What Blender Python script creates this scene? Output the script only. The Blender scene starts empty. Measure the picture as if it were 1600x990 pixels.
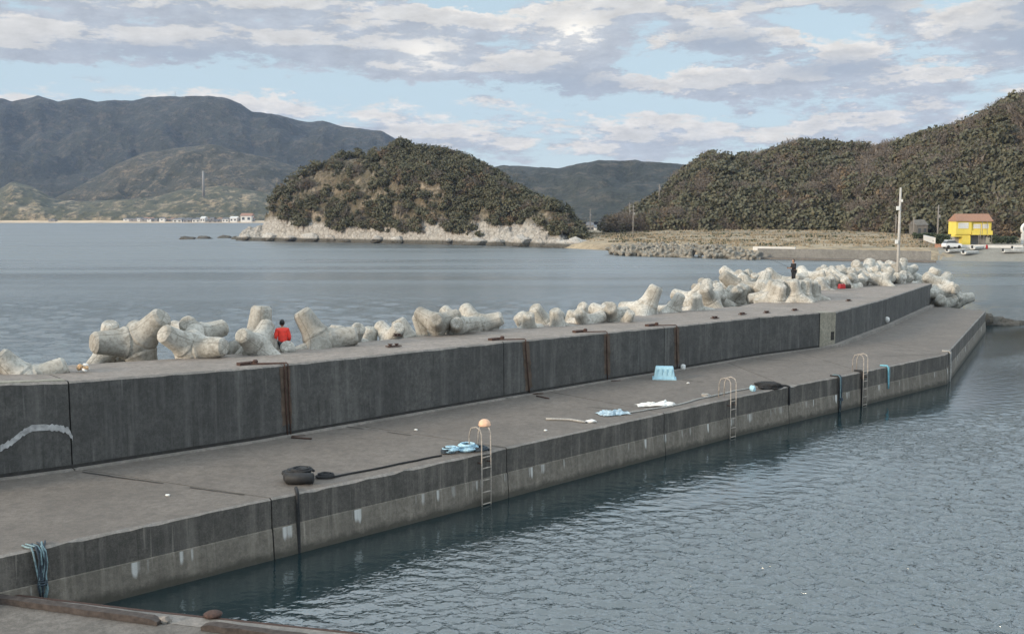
import bpy, bmesh, math, random
import numpy as np
from mathutils import Vector, Matrix, noise, Quaternion
R = math.radians
random.seed(7); rng = np.random.default_rng(7)
scn = bpy.context.scene
C = scn.collection
# ------------------------------------------------------------ camera
FPX = 1600.0; CAMZ = 8.3; PITCH = math.atan(157/FPX)
cam = bpy.data.objects.new('camera', bpy.data.cameras.new('camera')); C.objects.link(cam)
cam.data.sensor_width = 36; cam.data.sensor_fit = 'HORIZONTAL'; cam.data.lens = 36
cam.data.clip_start = 0.2; cam.data.clip_end = 20000
cam.location = (0, 0, CAMZ); cam.rotation_euler = (R(90)-PITCH, 0, 0)
scn.camera = cam
# ------------------------------------------------------------ light
SUN_EL, SUN_AZ = R(15), R(-122)        # azimuth from +Y towards +X : low sun, left and behind the camera
scn.view_settings.view_transform = 'Standard'; scn.view_settings.look = 'None'
scn.view_settings.exposure = .98; scn.view_settings.gamma = 1.0; scn.view_settings.use_curve_mapping = False
sd = Vector((math.sin(SUN_AZ)*math.cos(SUN_EL), math.cos(SUN_AZ)*math.cos(SUN_EL), math.sin(SUN_EL)))
sun = bpy.data.objects.new('sun', bpy.data.lights.new('sun', 'SUN')); C.objects.link(sun)
sun.data.energy = 1.9; sun.data.angle = R(10); sun.data.color = (1.0, 0.82, 0.62)
sun.rotation_euler = sd.to_track_quat('Z', 'Y').to_euler()

class NT:
    """tiny node helper"""
    def __init__(s, tree): s.t = tree
    def n(s, typ, ins=(), **kw):
        nd = s.t.nodes.new(typ)
        for k, v in kw.items(): setattr(nd, k, v)
        it = ins.items() if isinstance(ins, dict) else enumerate(ins)
        for k, v in it:
            if v is None: continue
            if isinstance(v, bpy.types.NodeSocket): s.t.links.new(v, nd.inputs[k])
            else: nd.inputs[k].default_value = v
        return nd
    def math(s, op, a, b=None, c=None, clamp=False):
        return s.n('ShaderNodeMath', [a, b, c], operation=op, use_clamp=clamp).outputs[0]
    def vm(s, op, a, b=None):
        nd = s.n('ShaderNodeVectorMath', [a, b], operation=op)
        return nd.outputs['Value'] if op in ('DOT_PRODUCT', 'LENGTH') else nd.outputs[0]
    def noise(s, vec, scale, detail=3, rough=.5, dist=0):
        return s.n('ShaderNodeTexNoise', {'Vector': vec, 'Scale': scale, 'Detail': detail, 'Roughness': rough, 'Distortion': dist}).outputs[0]
    def mr(s, v, a, b, c=0., d=1., smooth=False):
        nd = s.n('ShaderNodeMapRange', {'Value': v, 'From Min': a, 'From Max': b, 'To Min': c, 'To Max': d})
        if smooth: nd.interpolation_type = 'SMOOTHSTEP'
        return nd.outputs[0]
    def mix(s, f, a, b, blend='MIX'):
        nd = s.t.nodes.new('ShaderNodeMix'); nd.data_type = 'RGBA'; nd.blend_type = blend
        for k, v in ((0, f), (6, a), (7, b)):
            if isinstance(v, bpy.types.NodeSocket): s.t.links.new(v, nd.inputs[k])
            else: nd.inputs[k].default_value = v if k == 0 or len(v) == 4 else (*v, 1)
        return nd.outputs[2]

world = bpy.data.worlds.new('World'); scn.world = world; world.use_nodes = True
wt = NT(world.node_tree); world.node_tree.nodes.clear()
# cloud density group: input (a, e) in hundreds of (1/1600 rad)
g = bpy.data.node_groups.new('cloud_density', 'ShaderNodeTree')
g.interface.new_socket('P', in_out='INPUT', socket_type='NodeSocketVector')
g.interface.new_socket('D', in_out='OUTPUT', socket_type='NodeSocketFloat')
gt = NT(g); gi = g.nodes.new('NodeGroupInput'); go = g.nodes.new('NodeGroupOutput')
P0 = gi.outputs[0]
wn = gt.n('ShaderNodeTexNoise', {'Vector': gt.vm('MULTIPLY', P0, (1, 1.8, 1)), 'Scale': 2.0, 'Detail': 8., 'Roughness': .68}).outputs[1]
wn2 = gt.n('ShaderNodeTexNoise', {'Vector': gt.vm('MULTIPLY', P0, (1, 2.2, 1)), 'Scale': 5.5, 'Detail': 6., 'Roughness': .7}).outputs[1]
wp = gt.vm('ADD', P0, gt.vm('MULTIPLY', gt.vm('SUBTRACT', wn, (.5, .5, .5)), (1.1, .42, 0)))
wp = gt.vm('ADD', wp, gt.vm('MULTIPLY', gt.vm('SUBTRACT', wn2, (.5, .5, .5)), (.5, .26, 0)))
base = gt.noise(gt.vm('ADD', gt.vm('MULTIPLY', P0, (.55, 2.0, 1)), (3.3, 1.7, 4.2)), 1.5, 11, .66, .1)
dens = gt.math('MULTIPLY_ADD', base, 2.2, -1.08)
BL = [(895, 66, 42, 24, .55), (865, 118, 110, 30, .40), (1030, 32, 210, 22, .34), (1125, 76, 62, 20, .42), (1340, 30, 60, 13, .36),
      (1512, 28, 28, 10, .3), (1590, 12, 45, 14, .4), (1240, 122, 95, 17, .4), (1080, 142, 110, 16, .35), (1510, 88, 120, 34, .38),
      (668, 98, 60, 34, .42), (700, 40, 70, 16, .25), (60, 100, 110, 24, .4), (330, 22, 330, 34, .36), (330, 88, 230, 22, .33),
      (560, 60, 90, 26, .25), (1300, 160, 150, 12, .25), (1000, 215, 420, 26, .2), (500, 178, 200, 12, .2), (1225, 80, 22, 8, .3),
      (745, 14, 110, 18, -.4), (1275, 50, 60, 18, -.4), (330, 136, 220, 10, -.3), (1010, 110, 60, 22, -.4), (640, 150, 240, 12, -.25),
      (1420, 20, 50, 20, -.35), (1380, 110, 40, 20, -.3), (980, 175, 260, 11, -.25)]
for (u, v, wu, wv, am) in BL:
    d = gt.vm('MULTIPLY', gt.vm('SUBTRACT', wp, ((u-800)/100, (338-v)/100, 0)), (100/wu, 100/wv, 0))
    e = gt.math('EXPONENT', gt.math('MULTIPLY', gt.vm('DOT_PRODUCT', d, d), -.7))
    dens = gt.math('MULTIPLY_ADD', e, am*1.3, dens)
g.links.new(dens, go.inputs[0])
tc = wt.n('ShaderNodeTexCoord').outputs['Generated']
sx = wt.n('ShaderNodeSeparateXYZ', [tc])
az = wt.math('ARCTAN2', sx.outputs[0], sx.outputs[1]); el = wt.math('ARCSINE', sx.outputs[2])
PA = wt.n('ShaderNodeCombineXYZ', [wt.math('MULTIPLY', az, 16.), wt.math('MULTIPLY', el, 16.), 0.]).outputs[0]
def grp(vec):
    nd = wt.n('ShaderNodeGroup'); nd.node_tree = g; world.node_tree.links.new(vec, nd.inputs[0]); return nd.outputs[0]
d0 = grp(PA); d1 = grp(wt.vm('ADD', PA, (-.10, .20, 0)))
alpha = wt.mr(d0, -.06, .20, 0, .96, True)
lit = wt.mr(wt.math('SUBTRACT', d0, d1), -.05, .22, 0, 1, True)
sky = wt.n('ShaderNodeTexSky', sky_type='NISHITA', sun_disc=False, sun_elevation=SUN_EL, sun_rotation=SUN_AZ)
sky.air_density = 1.0; sky.dust_density = .6; sky.ozone_density = 1.2
thick = wt.mr(d0, .12, .5, 0, 1, True)
cloud = wt.mix(lit, (4.2, 4.5, 4.92), (7.2, 6.8, 6.2))
cloud = wt.mix(wt.math('MULTIPLY', thick, .35), cloud, (3.15, 3.55, 4.0))
mott = wt.mr(wt.noise(wt.vm('MULTIPLY', PA, (.9, 2.2, 1)), 2.0, 9, .68), .3, .7, .80, 1.14)
cloud = wt.vm('MULTIPLY', cloud, wt.n('ShaderNodeCombineXYZ', [mott, mott, mott]).outputs[0])
# the bright sunlit towers of the two cumulus heads, and the small dark clouds at the right
def glow(u, v, wu, wv):
    d = wt.vm('MULTIPLY', wt.vm('SUBTRACT', PA, ((u-800)/100, (338-v)/100, 0)), (100/wu, 100/wv, 0))
    return wt.math('EXPONENT', wt.math('MULTIPLY', wt.vm('DOT_PRODUCT', d, d), -1.))
gl = wt.math('ADD', glow(898, 66, 40, 26), wt.math('MULTIPLY', glow(668, 98, 45, 26), .7), clamp=True)
gl = wt.math('MULTIPLY', gl, wt.mr(wt.math('SUBTRACT', d0, d1), -.12, .12, .3, 1))
cloud = wt.mix(wt.math('MULTIPLY', gl, .8), cloud, (10.5, 9.8, 8.6))
dk = None
for q_ in ((1340, 30, 75, 20), (1512, 30, 45, 18), (1590, 14, 60, 24), (1120, 84, 60, 16), (1270, 124, 80, 16), (880, 138, 110, 20), (1540, 100, 70, 26), (330, 104, 160, 14)):
    e_ = glow(*q_); dk = e_ if dk is None else wt.math('ADD', dk, e_)
cloud = wt.mix(wt.math('MULTIPLY', dk, .75, clamp=True), cloud, (3.0, 3.45, 4.05))
clear = wt.mix(wt.mr(el, 0, .22, .9, .7), wt.mix(.0, sky.outputs[0], sky.outputs[0]), (4.9, 6.1, 6.7))
col = wt.mix(alpha, clear, cloud)
col = wt.mix(wt.mr(el, 0, .07, .75, 0, True), col, (5.9, 6.25, 6.3))          # pale veil low over the hills
gain = wt.mr(el, .205, .38, 1., 2.1)  # added boost: unseen sky above the frame made brighter to light water and scene
col = wt.vm('MULTIPLY', col, wt.n('ShaderNodeCombineXYZ', [gain, gain, gain]).outputs[0])
col = wt.mix(wt.mr(sx.outputs[2], -.02, 0, 1, 0), col, (3, 3.3, 3.6))
bg = wt.n('ShaderNodeBackground', {'Color': col, 'Strength': .066})
world.node_tree.links.new(bg.outputs[0], wt.n('ShaderNodeOutputWorld').inputs[0])

# ------------------------------------------------------------ geometry helpers
F = Vector((0, math.cos(PITCH), -math.sin(PITCH))); U = Vector((0, math.sin(PITCH), math.cos(PITCH)))
CP = Vector((0, 0, CAMZ))
def ray(u, v): return F + Vector(((u-800)/FPX, 0, 0)) + U*((495-v)/FPX)
def at_z(u, v, z):
    r = ray(u, v); return CP + r*((z-CAMZ)/r.z)
def at_y(u, v, y):
    r = ray(u, v); return CP + r*(y/r.y)

up_ = Vector((0, 0, 1))
class MB:
    def __init__(s): s.v = []; s.f = []; s.m = []; s.uv = []
    def face(s, pts, mat=0, uv=None):
        b = len(s.v); s.v += [tuple(p) for p in pts]; s.f.append(tuple(range(b, b+len(pts)))); s.m.append(mat)
        s.uv += list(uv) if uv else [(0, 0)]*len(pts)
    def add(s, vs, fs, mat=0):
        b = len(s.v); s.v += [tuple(p) for p in vs]
        for f in fs:
            s.f.append(tuple(b+i for i in f)); s.m.append(mat); s.uv += [(0, 0)]*len(f)
    def box(s, c, size, rot=None, taper=1., mat=0):
        hx, hy, hz = size[0]/2, size[1]/2, size[2]/2; c = Vector(c)
        vs = [Vector((x*hx*(taper if z > 0 else 1), y*hy*(taper if z > 0 else 1), z*hz)) for z in (-1, 1) for y in (-1, 1) for x in (-1, 1)]
        if rot is not None: vs = [rot @ v for v in vs]
        s.add([c+v for v in vs], [(0, 2, 3, 1), (4, 5, 7, 6), (0, 1, 5, 4), (1, 3, 7, 5), (3, 2, 6, 7), (2, 0, 4, 6)], mat)
    def tube(s, pts, r, n=8, mat=0, closed=False):
        pts = [Vector(p) for p in pts]; rs = r if isinstance(r, (list, tuple)) else [r]*len(pts)
        rings = []; ref = Vector((0, 0, 1)); N = len(pts)
        for i, p in enumerate(pts):
            a = pts[(i-1) % N] if closed else pts[max(i-1, 0)]; b = pts[(i+1) % N] if closed else pts[min(i+1, N-1)]
            t = (b-a)
            if t.length < 1e-9: t = Vector((0, 0, 1))
            t.normalize()
            if abs(t.dot(ref)) > .95: ref = Vector((1, 0, 0)) if abs(t.x) < .9 else Vector((0, 1, 0))
            x = t.cross(ref).normalized(); y = t.cross(x).normalized(); ref = -y if (-y).dot(ref) > 0 else y
            rings.append([p + (x*math.cos(2*math.pi*k/n)+y*math.sin(2*math.pi*k/n))*rs[i] for k in range(n)])
        vs = [q for rg in rings for q in rg]; fs = []
        for i in range(N if closed else N-1):
            for k in range(n):
                a = i*n+k; b = i*n+(k+1) % n; j = ((i+1) % N)*n
                fs.append((a, b, j+(k+1) % n, j+k))
        if not closed: fs += [tuple(range(n))[::-1], tuple((N-1)*n+k for k in range(n))]
        s.add(vs, fs, mat)
    def lathe(s, prof, c=(0, 0, 0), n=16, mat=0, rot=None):
        c = Vector(c); vs = []
        for (r, z) in prof:
            for k in range(n):
                p = Vector((r*math.cos(2*math.pi*k/n), r*math.sin(2*math.pi*k/n), z)); vs.append(c+(rot @ p if rot is not None else p))
        fs = [(i*n+k, i*n+(k+1) % n, (i+1)*n+(k+1) % n, (i+1)*n+k) for i in range(len(prof)-1) for k in range(n)]
        fs += [tuple(range(n))[::-1], tuple((len(prof)-1)*n+k for k in range(n))]
        s.add(vs, fs, mat)
    def mesh(s, name, mats, smooth=False):
        me = bpy.data.meshes.new(name); me.from_pydata(s.v, [], s.f)
        for m in mats: me.materials.append(m)
        me.polygons.foreach_set('material_index', s.m)
        uvl = me.uv_layers.new(name='UVMap'); uvl.data.foreach_set('uv', np.array(s.uv, dtype=np.float32).ravel())
        if smooth: me.polygons.foreach_set('use_smooth', [True]*len(s.f))
        me.update(); return me
    def obj(s, name, mats, parent=None, smooth=False, weld=False):
        if not isinstance(mats, (list, tuple)): mats = [mats]
        me = s.mesh(name, mats, smooth)
        if weld:
            b = bmesh.new(); b.from_mesh(me); bmesh.ops.remove_doubles(b, verts=b.verts, dist=1e-4); bmesh.ops.recalc_face_normals(b, faces=b.faces); b.to_mesh(me); b.free()
        o = bpy.data.objects.new(name, me); C.objects.link(o)
        if parent: o.parent = parent
        return o
def tag(o, label=None, cat=None, group=None, kind=None):
    if label: o['label'] = label
    if cat: o['category'] = cat
    if group: o['group'] = group
    if kind: o['kind'] = kind
    return o
def thing(name, label, cat, loc=(0, 0, 0), rz=0, group=None):
    o = bpy.data.objects.new(name, None); C.objects.link(o); o.empty_display_size = .2
    o.location = loc; o.rotation_euler = (0, 0, rz); return tag(o, label, cat, group)
def dup(o, loc=None, rot=None, scale=None, label=None, group=None):
    r = o.copy(); C.objects.link(r)
    if loc is not None: r.location = loc
    if rot is not None: r.rotation_euler = rot
    if scale is not None: r.scale = scale if isinstance(scale, (tuple, list)) else (scale,)*3
    if label: r['label'] = label
    if group: r['group'] = group
    for ch in o.children:
        c = ch.copy(); C.objects.link(c); c.parent = r
        for g2 in ch.children:
            d = g2.copy(); C.objects.link(d); d.parent = c
    return r
def fbm(p, o=4, h=.9):
    f_ = noise.fractal(Vector(p), h, 2.1, o)
    return max(-1.6, min(1.6, f_)) if f_ == f_ else 0.
def interp(tab, x):
    xs = [t[0] for t in tab]
    return [float(np.interp(x, xs, [t[k] for t in tab])) for k in range(1, len(tab[0]))]

# ------------------------------------------------------------ materials
def mat(name, fn):
    m = bpy.data.materials.new(name); m.use_nodes = True; m.node_tree.nodes.clear(); t = NT(m.node_tree)
    out = m.node_tree.nodes.new('ShaderNodeOutputMaterial'); r = fn(t)
    m.node_tree.links.new(r, out.inputs[0]); return m
def pbr(t, col, rough=.8, bump=None, bs=.3, bd=.02, **kw):
    ins = {'Base Color': col if isinstance(col, bpy.types.NodeSocket) else (*col[:3], 1), 'Roughness': rough}
    for k, v in kw.items(): ins[k.replace('_', ' ')] = v
    if bump is not None: ins['Normal'] = t.n('ShaderNodeBump', {'Strength': bs, 'Distance': bd, 'Height': bump}).outputs[0]
    return t.n('ShaderNodeBsdfPrincipled', ins).outputs[0]
def simple(name, col, rough=.7, var=.35, scale=6., **kw):
    def f(t):
        o = t.n('ShaderNodeTexCoord').outputs['Object']; n = t.noise(o, scale, 4, .6)
        c = t.mix(t.mr(n, .3, .7), tuple(x*(1-var) for x in col), tuple(min(1, x*(1+var)) for x in col))
        return pbr(t, c, rough, n, .25, .01, **kw)
    return mat(name, f)
def P_world(t): return t.n('ShaderNodeNewGeometry').outputs['Position']

def concrete(name, c1, c2, dark, speck=.5, streak=0., efflo=0., crack=.0, bs=.6):
    def f(t):
        pos = P_world(t); uv = t.n('ShaderNodeTexCoord').outputs['UV']
        big = t.noise(pos, .45, 5, .6); mid = t.noise(pos, 2.6, 6, .65); fine = t.noise(pos, 28, 3, .7); gr = t.noise(pos, 75, 2, .6)
        c = t.mix(t.mr(big, .32, .68), c1, c2)
        c = t.mix(t.math('MULTIPLY', t.mr(mid, .47, .66), .6), c, dark)
        c = t.mix(t.math('MULTIPLY', t.mr(t.noise(pos, 1.1, 7, .75), .50, .60), .35), c, dark)
        g9 = t.noise(pos, 9, 4, .7); c = t.mix(t.math('MULTIPLY', t.mr(g9, .40, .62), .6), c, dark)
        c = t.mix(t.math('MULTIPLY', t.mr(fine, .35, .75), speck), c, tuple(x*.45 for x in dark))
        c = t.mix(t.math('MULTIPLY', t.mr(gr, .6, .8), speck*.5), c, tuple(min(1, x*1.7) for x in c2))
        if streak:
            st = t.noise(t.vm('MULTIPLY', uv, (1.6, .12, 1)), 1.6, 5, .65)
            st2 = t.noise(t.vm('MULTIPLY', uv, (6, .25, 1)), 1.5, 3, .6)
            c = t.mix(t.math('MULTIPLY', t.mr(st, .50, .72), streak), c, tuple(min(1, x*1.9) for x in c2))
            c = t.mix(t.math('MULTIPLY', t.mr(st2, .62, .74), streak*.8), c, tuple(min(1, x*2.6) for x in c2))
            c = t.mix(t.math('MULTIPLY', t.mr(st2, .42, .28), .5), c, tuple(x*.5 for x in dark))
        if efflo:
            sv = t.n('ShaderNodeSeparateXYZ', [uv]); z = sv.outputs[1]
            a = t.noise(t.vm('MULTIPLY', uv, (1.9, .05, 1)), 1.0, 3, .65); b = t.noise(t.vm('MULTIPLY', uv, (.5, 0, 1)), 1.0, 1, .5)
            ends = t.mr(a, .45, .75, .62, .2)
            m = t.math('MULTIPLY', t.mr(a, .55, .62), t.math('MULTIPLY', t.mr(z, ends, t.math('ADD', ends, .12)), t.mr(b, .42, .55)))
            m = t.math('MULTIPLY', m, t.math('LESS_THAN', z, .735))
            c = t.mix(t.math('MULTIPLY', m, efflo), c, (.62, .62, .60))
            zz = t.math('ADD', z, t.math('MULTIPLY', t.math('SUBTRACT', t.noise(pos, 3, 4, .6), .5), .35))
            c = t.mix(t.mr(zz, .26, .10, 0, .85), c, (.045, .042, .032))
        h = t.math('ADD', t.math('MULTIPLY', fine, .6), t.math('ADD', t.math('MULTIPLY', mid, .5), t.math('MULTIPLY', gr, .25)))
        return pbr(t, c, .9, h, bs, .03)
    return mat(name, f)
M = {}
def concrete_k(k, name, c1, c2, dark, *a, **kw):
    f = lambda c: tuple(x*k for x in c)
    return concrete(name, f(c1), f(c2), f(dark), *a, **kw)
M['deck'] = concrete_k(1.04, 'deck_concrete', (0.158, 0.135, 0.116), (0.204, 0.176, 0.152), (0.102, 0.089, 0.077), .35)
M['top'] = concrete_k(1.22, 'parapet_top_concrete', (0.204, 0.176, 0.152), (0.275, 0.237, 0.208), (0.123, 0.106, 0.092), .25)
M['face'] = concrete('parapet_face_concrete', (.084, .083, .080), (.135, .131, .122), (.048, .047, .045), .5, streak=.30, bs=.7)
M['edge'] = concrete_k(1.22, 'worn_edge_concrete', (0.194, 0.171, 0.152), (0.275, 0.247, 0.222), (0.123, 0.114, 0.102), .35)
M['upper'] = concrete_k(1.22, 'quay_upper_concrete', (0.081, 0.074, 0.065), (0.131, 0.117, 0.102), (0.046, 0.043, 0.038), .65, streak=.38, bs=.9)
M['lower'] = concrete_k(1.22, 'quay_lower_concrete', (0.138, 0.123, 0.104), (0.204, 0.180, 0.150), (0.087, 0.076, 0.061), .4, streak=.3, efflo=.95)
M['pale'] = concrete('pale_concrete', (.30, .28, .22), (.38, .35, .28), (.17, .16, .13), .25, streak=.15)
M['fore'] = concrete_k(1.22, 'foreground_concrete', (0.133, 0.119, 0.106), (0.183, 0.162, 0.143), (0.071, 0.064, 0.056), .4)
M['joint'] = simple('joint_dark', (.03, .028, .026), .95)
def tetra_mat(t):
    pos = t.n('ShaderNodeTexCoord').outputs['Object']; rnd = t.n('ShaderNodeObjectInfo').outputs['Random']
    w = P_world(t)
    a = t.noise(w, .8, 5, .6); b = t.noise(pos, 6, 5, .7); c3 = t.noise(pos, 40, 2, .6)
    c = t.mix(t.mr(a, .35, .68), (.42, .40, .355), (.62, .595, .54))
    c = t.mix(t.math('MULTIPLY', t.mr(b, .47, .66), .7), c, (.20, .185, .155)); c = t.mix(t.math('MULTIPLY', t.mr(t.noise(w, 2.2, 6, .75), .50, .60), .6), c, (.22, .20, .165))
    c = t.mix(t.mr(rnd, .72, 1., 0, .5), c, (.16, .145, .12))
    c = t.mix(t.math('MULTIPLY', t.mr(c3, .55, .8), .3), c, (.14, .13, .11))
    seam = None
    for a_ in (0, 120, 240):                    # mould joints, one through each pair of legs
        dd = t.math('ABSOLUTE', t.vm('DOT_PRODUCT', pos, (-math.sin(R(a_)), math.cos(R(a_)), 0)))
        side = t.math('GREATER_THAN', t.vm('DOT_PRODUCT', pos, (math.cos(R(a_)), math.sin(R(a_)), .2)), 0)
        m_ = t.math('MULTIPLY', t.mr(dd, .012, .032, 1, 0), side); seam = m_ if seam is None else t.math('MAXIMUM', seam, m_)
    c = t.mix(t.math('MULTIPLY', seam, .55), c, (.13, .12, .10))
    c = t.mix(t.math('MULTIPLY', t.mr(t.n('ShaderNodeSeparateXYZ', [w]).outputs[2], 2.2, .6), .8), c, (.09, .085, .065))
    return pbr(t, c, .9, t.math('ADD', b, t.math('MULTIPLY', c3, .5)), .8, .05)
M['tetra'] = mat('tetrapod_concrete', tetra_mat)
M['tetradark'] = simple('dark_weathered_tetrapod', (.20, .185, .155), .9, .6, 1.2)
M['rust'] = simple('rust', (.060, .032, .024), .9, .5, 14.)
M['ruststain'] = simple('rust_stain', (.088, .062, .045), .9, .5, 3.)
M['efflo'] = simple('mineral_deposit', (.36, .36, .36), .9, .35, 7.)
M['railpaint'] = simple('weathered_rail_paint', (.34, .30, .26), .7, .4, 12.)
M['blackrope'] = simple('black_rope', (.018, .018, .019), .85, .5, 20.)
M['darkrope'] = simple('dark_blue_rope', (.035, .05, .065), .85, .5, 20.)
M['tealrope'] = simple('pale_teal_rope', (.17, .25, .27), .85, .4, 20.)
M['bluerope'] = simple('light_blue_rope', (.38, .58, .70), .8, .3, 20.)
M['cyan'] = simple('cyan_rope', (.16, .42, .52), .8, .3, 20.)
M['greyrope'] = simple('grey_rope', (.32, .31, .29), .85, .3, 20.)
M['paleblue'] = simple('pale_blue_plastic', (.34, .44, .50), .6, .35, 9.)
M['bluetub'] = simple('light_blue_plastic', (.36, .58, .68), .5, .12, 8.)
M['white'] = simple('dirty_white', (.66, .66, .64), .6, .12, 8.)
M['boatwhite'] = simple('worn_boat_paint', (.50, .50, .48), .6, .25, 2.)
M['orange'] = simple('orange_float', (.72, .44, .29), .6, .2, 8.)
M['timber'] = simple('old_timber', (.052, .041, .036), .9, .5, 9.)
M['rubber'] = simple('black_rubber', (.016, .016, .017), .7, .4, 9.)
M['pole'] = simple('galvanised_pole', (.42, .40, .37), .6, .15, 4.)
M['darkpole'] = simple('concrete_pole', (.22, .20, .18), .8, .15, 4.)
M['red'] = simple('red_jacket', (.86, .06, .04), .75, .15, 9.)
M['blackcloth'] = simple('black_cloth', (.012, .012, .015), .85, .4, 9.)
M['navy'] = simple('dark_trousers', (.02, .022, .03), .85, .4, 9.)
M['skin'] = simple('skin', (.42, .24, .16), .6, .1, 9.)
M['hair'] = simple('black_hair', (.010, .009, .008), .6, .3, 40.)
M['tan'] = simple('tan_shell', (.45, .30, .17), .8, .4, 30.)
M['redbag'] = simple('red_bag', (.28, .012, .015), .6, .2, 9.)
M['brownbag'] = simple('brown_bag', (.05, .035, .025), .7, .2, 9.)
def water_mat(t):
    pos = P_world(t); y = t.n('ShaderNodeSeparateXYZ', [pos])
    n0 = t.noise(t.vm('MULTIPLY', pos, (1, 1.5, 1)), .10, 3, .5)
    n1 = t.noise(t.vm('MULTIPLY', pos, (.8, 1.25, 1)), 1.3, 2, .5, .8)
    n2 = t.noise(t.vm('ADD', t.vm('MULTIPLY', pos, (1, 1.25, 1)), (5, 9, 2)), 5.5, 2, .5, .7)
    wind = t.noise(t.vm('MULTIPLY', pos, (.35, 1.5, 1)), .035, 5, .6)
    patch = t.mr(wind, .36, .66, .55, 1.25)
    h = t.math('ADD', t.math('MULTIPLY', n1, .08), t.math('MULTIPLY', n2, .36))
    h = t.math('MULTIPLY', h, patch)
    # ripples flatten with distance
    d = t.vm('LENGTH', pos); h = t.math('MULTIPLY', h, t.n('ShaderNodeAttribute', attribute_name='lee').outputs['Fac'])
    k = t.mr(d, 40, 230, 1., .36); far = t.mr(d, 45, 160)
    st = t.noise(t.vm('MULTIPLY', pos, (.05, .42, 1)), .55, 4, .62, .3)      # long low swell and wind rows out at sea
    st2 = t.noise(t.vm('MULTIPLY', pos, (.5, 1.6, 1)), .55, 3, .6)
    h = t.math('ADD', t.math('MULTIPLY', h, k), t.math('MULTIPLY', far, t.math('ADD', t.math('MULTIPLY', st, .16), t.math('MULTIPLY', st2, .10))))
    ro = t.math('ADD', t.mr(d, 30, 240, .05, .38), t.math('MULTIPLY', far, t.mr(t.noise(t.vm('MULTIPLY', pos, (.09, 1., 1)), .06, 5, .65), .38, .62, -.10, .08)))
    return pbr(t, (.010, .024, .028), ro, h, 1.0, .30, IOR=2.5)
M['water'] = mat('sea_water', water_mat)
def leaf_mat(name, ca, cb, cc):
    def f(t):
        rnd = t.n('ShaderNodeObjectInfo').outputs['Random']
        at = t.n('ShaderNodeAttribute', attribute_name='tint').outputs['Fac']
        k = t.math('FRACT', t.math('ADD', rnd, at))
        n = t.noise(P_world(t), .8, 3, .6)
        c = t.mix(t.mr(k, 0, 1, .2, .8), ca, cb); c = t.mix(t.mr(n, .46, .75, 0, .8), c, cc)
        return pbr(t, c, .85)
    return mat(name, f)
M['leaf'] = leaf_mat('evergreen_leaves', (.054, .058, .034), (.112, .108, .062), (.150, .130, .088))
M['twig'] = leaf_mat('bare_twigs', (.13, .108, .088), (.19, .16, .128), (.105, .088, .068))
M['autumn'] = leaf_mat('dry_leaves', (.14, .095, .055), (.17, .13, .08), (.11, .08, .05))
M['bark'] = simple('pale_bark', (.17, .145, .12), .9, .3, 3.)
def ground_mat(name, ca, cb, cc, s1, s2, bs=.6, bd=1., rock=None, stretch=(1, 1, 1)):
    def f(t):
        pos = P_world(t); ps = t.vm('MULTIPLY', pos, stretch); a = t.noise(ps, s1, 6, .62); b = t.noise(ps, s2, 6, .7); b2 = t.noise(pos, s2*3.1, 4, .7)
        c = t.mix(t.mr(a, .36, .66), ca, cb); c = t.mix(t.mr(b, .50, .66), c, cc)
        c = t.mix(t.math('MULTIPLY', t.mr(b2, .48, .62), .7), c, tuple(x*.42 for x in ca))
        if rock:
            zb, zt, rc, rd = rock
            z = t.n('ShaderNodeSeparateXYZ', [pos]).outputs[2]
            zz = t.math('ADD', z, t.math('MULTIPLY', t.math('SUBTRACT', t.noise(pos, .06, 6, .7), .5), (zt-zb)*4.))
            v = t.n('ShaderNodeTexVoronoi', {'Vector': pos, 'Scale': .55}, feature='DISTANCE_TO_EDGE').outputs[0]
            rk = t.mix(t.mr(t.noise(pos, 1.1, 6, .75), .38, .66), rc, rd); rk = t.mix(t.mr(v, .09, .0, 0, .5), rk, tuple(x*.35 for x in rd))
            c = t.mix(t.mr(zz, zb, zt, 1, 0), c, rk)
            c = t.mix(t.mr(z, 1.5, .9, 0, .9), c, (.06, .056, .045))
        return pbr(t, c, .95, t.math('ADD', b, t.math('MULTIPLY', b2, .4)), bs, bd)
    return mat(name, f)
M['farhill'] = ground_mat('far_mountain_forest', (.028, .036, .024), (.050, .055, .036), (.115, .100, .070), .007, .045, 1., 20.)
M['midhill'] = ground_mat('nearer_hill_forest', (.038, .042, .026), (.078, .070, .044), (.21, .165, .11), .012, .06, 1., 8.)
M['foothill'] = ground_mat('foothill_fields', (.05, .056, .032), (.10, .095, .055), (.36, .28, .18), .012, .045, 1., 4.)
M['headland'] = ground_mat('woodland_floor', (.045, .045, .028), (.075, .065, .042), (.19, .15, .11), .05, .25, .8, .8)
M['island'] = ground_mat('island_ground', (.085, .075, .045), (.17, .135, .09), (.32, .265, .20), .05, .22, 1., 1.5, rock=(6., 8., (.46, .435, .395), (.26, .235, .20)))
M['rock'] = ground_mat('pale_rock', (.46, .43, .39), (.60, .57, .52), (.30, .27, .23), .3, 1.2, 1., .5, rock=(.2, .4, (.5, .47, .43), (.28, .26, .23)))
M['darkrock'] = ground_mat('dark_rock', (.10, .095, .085), (.15, .14, .12), (.06, .055, .05), .5, 2., 1., .3)
M['field'] = ground_mat('dry_grass_field', (.24, .19, .125), (.40, .32, .215), (.12, .11, .07), .05, .16, .5, .3, stretch=(.22, 1.3, 1))
M['sand'] = simple('sand', (.52, .40, .27), .95, .2, .05)
M['slip'] = concrete('slipway_concrete', (.26, .235, .20), (.34, .315, .27), (.15, .14, .11), .3)
M['shorecon'] = concrete('shore_concrete', (.20, .195, .18), (.26, .25, .23), (.11, .108, .10), .2)
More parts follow.
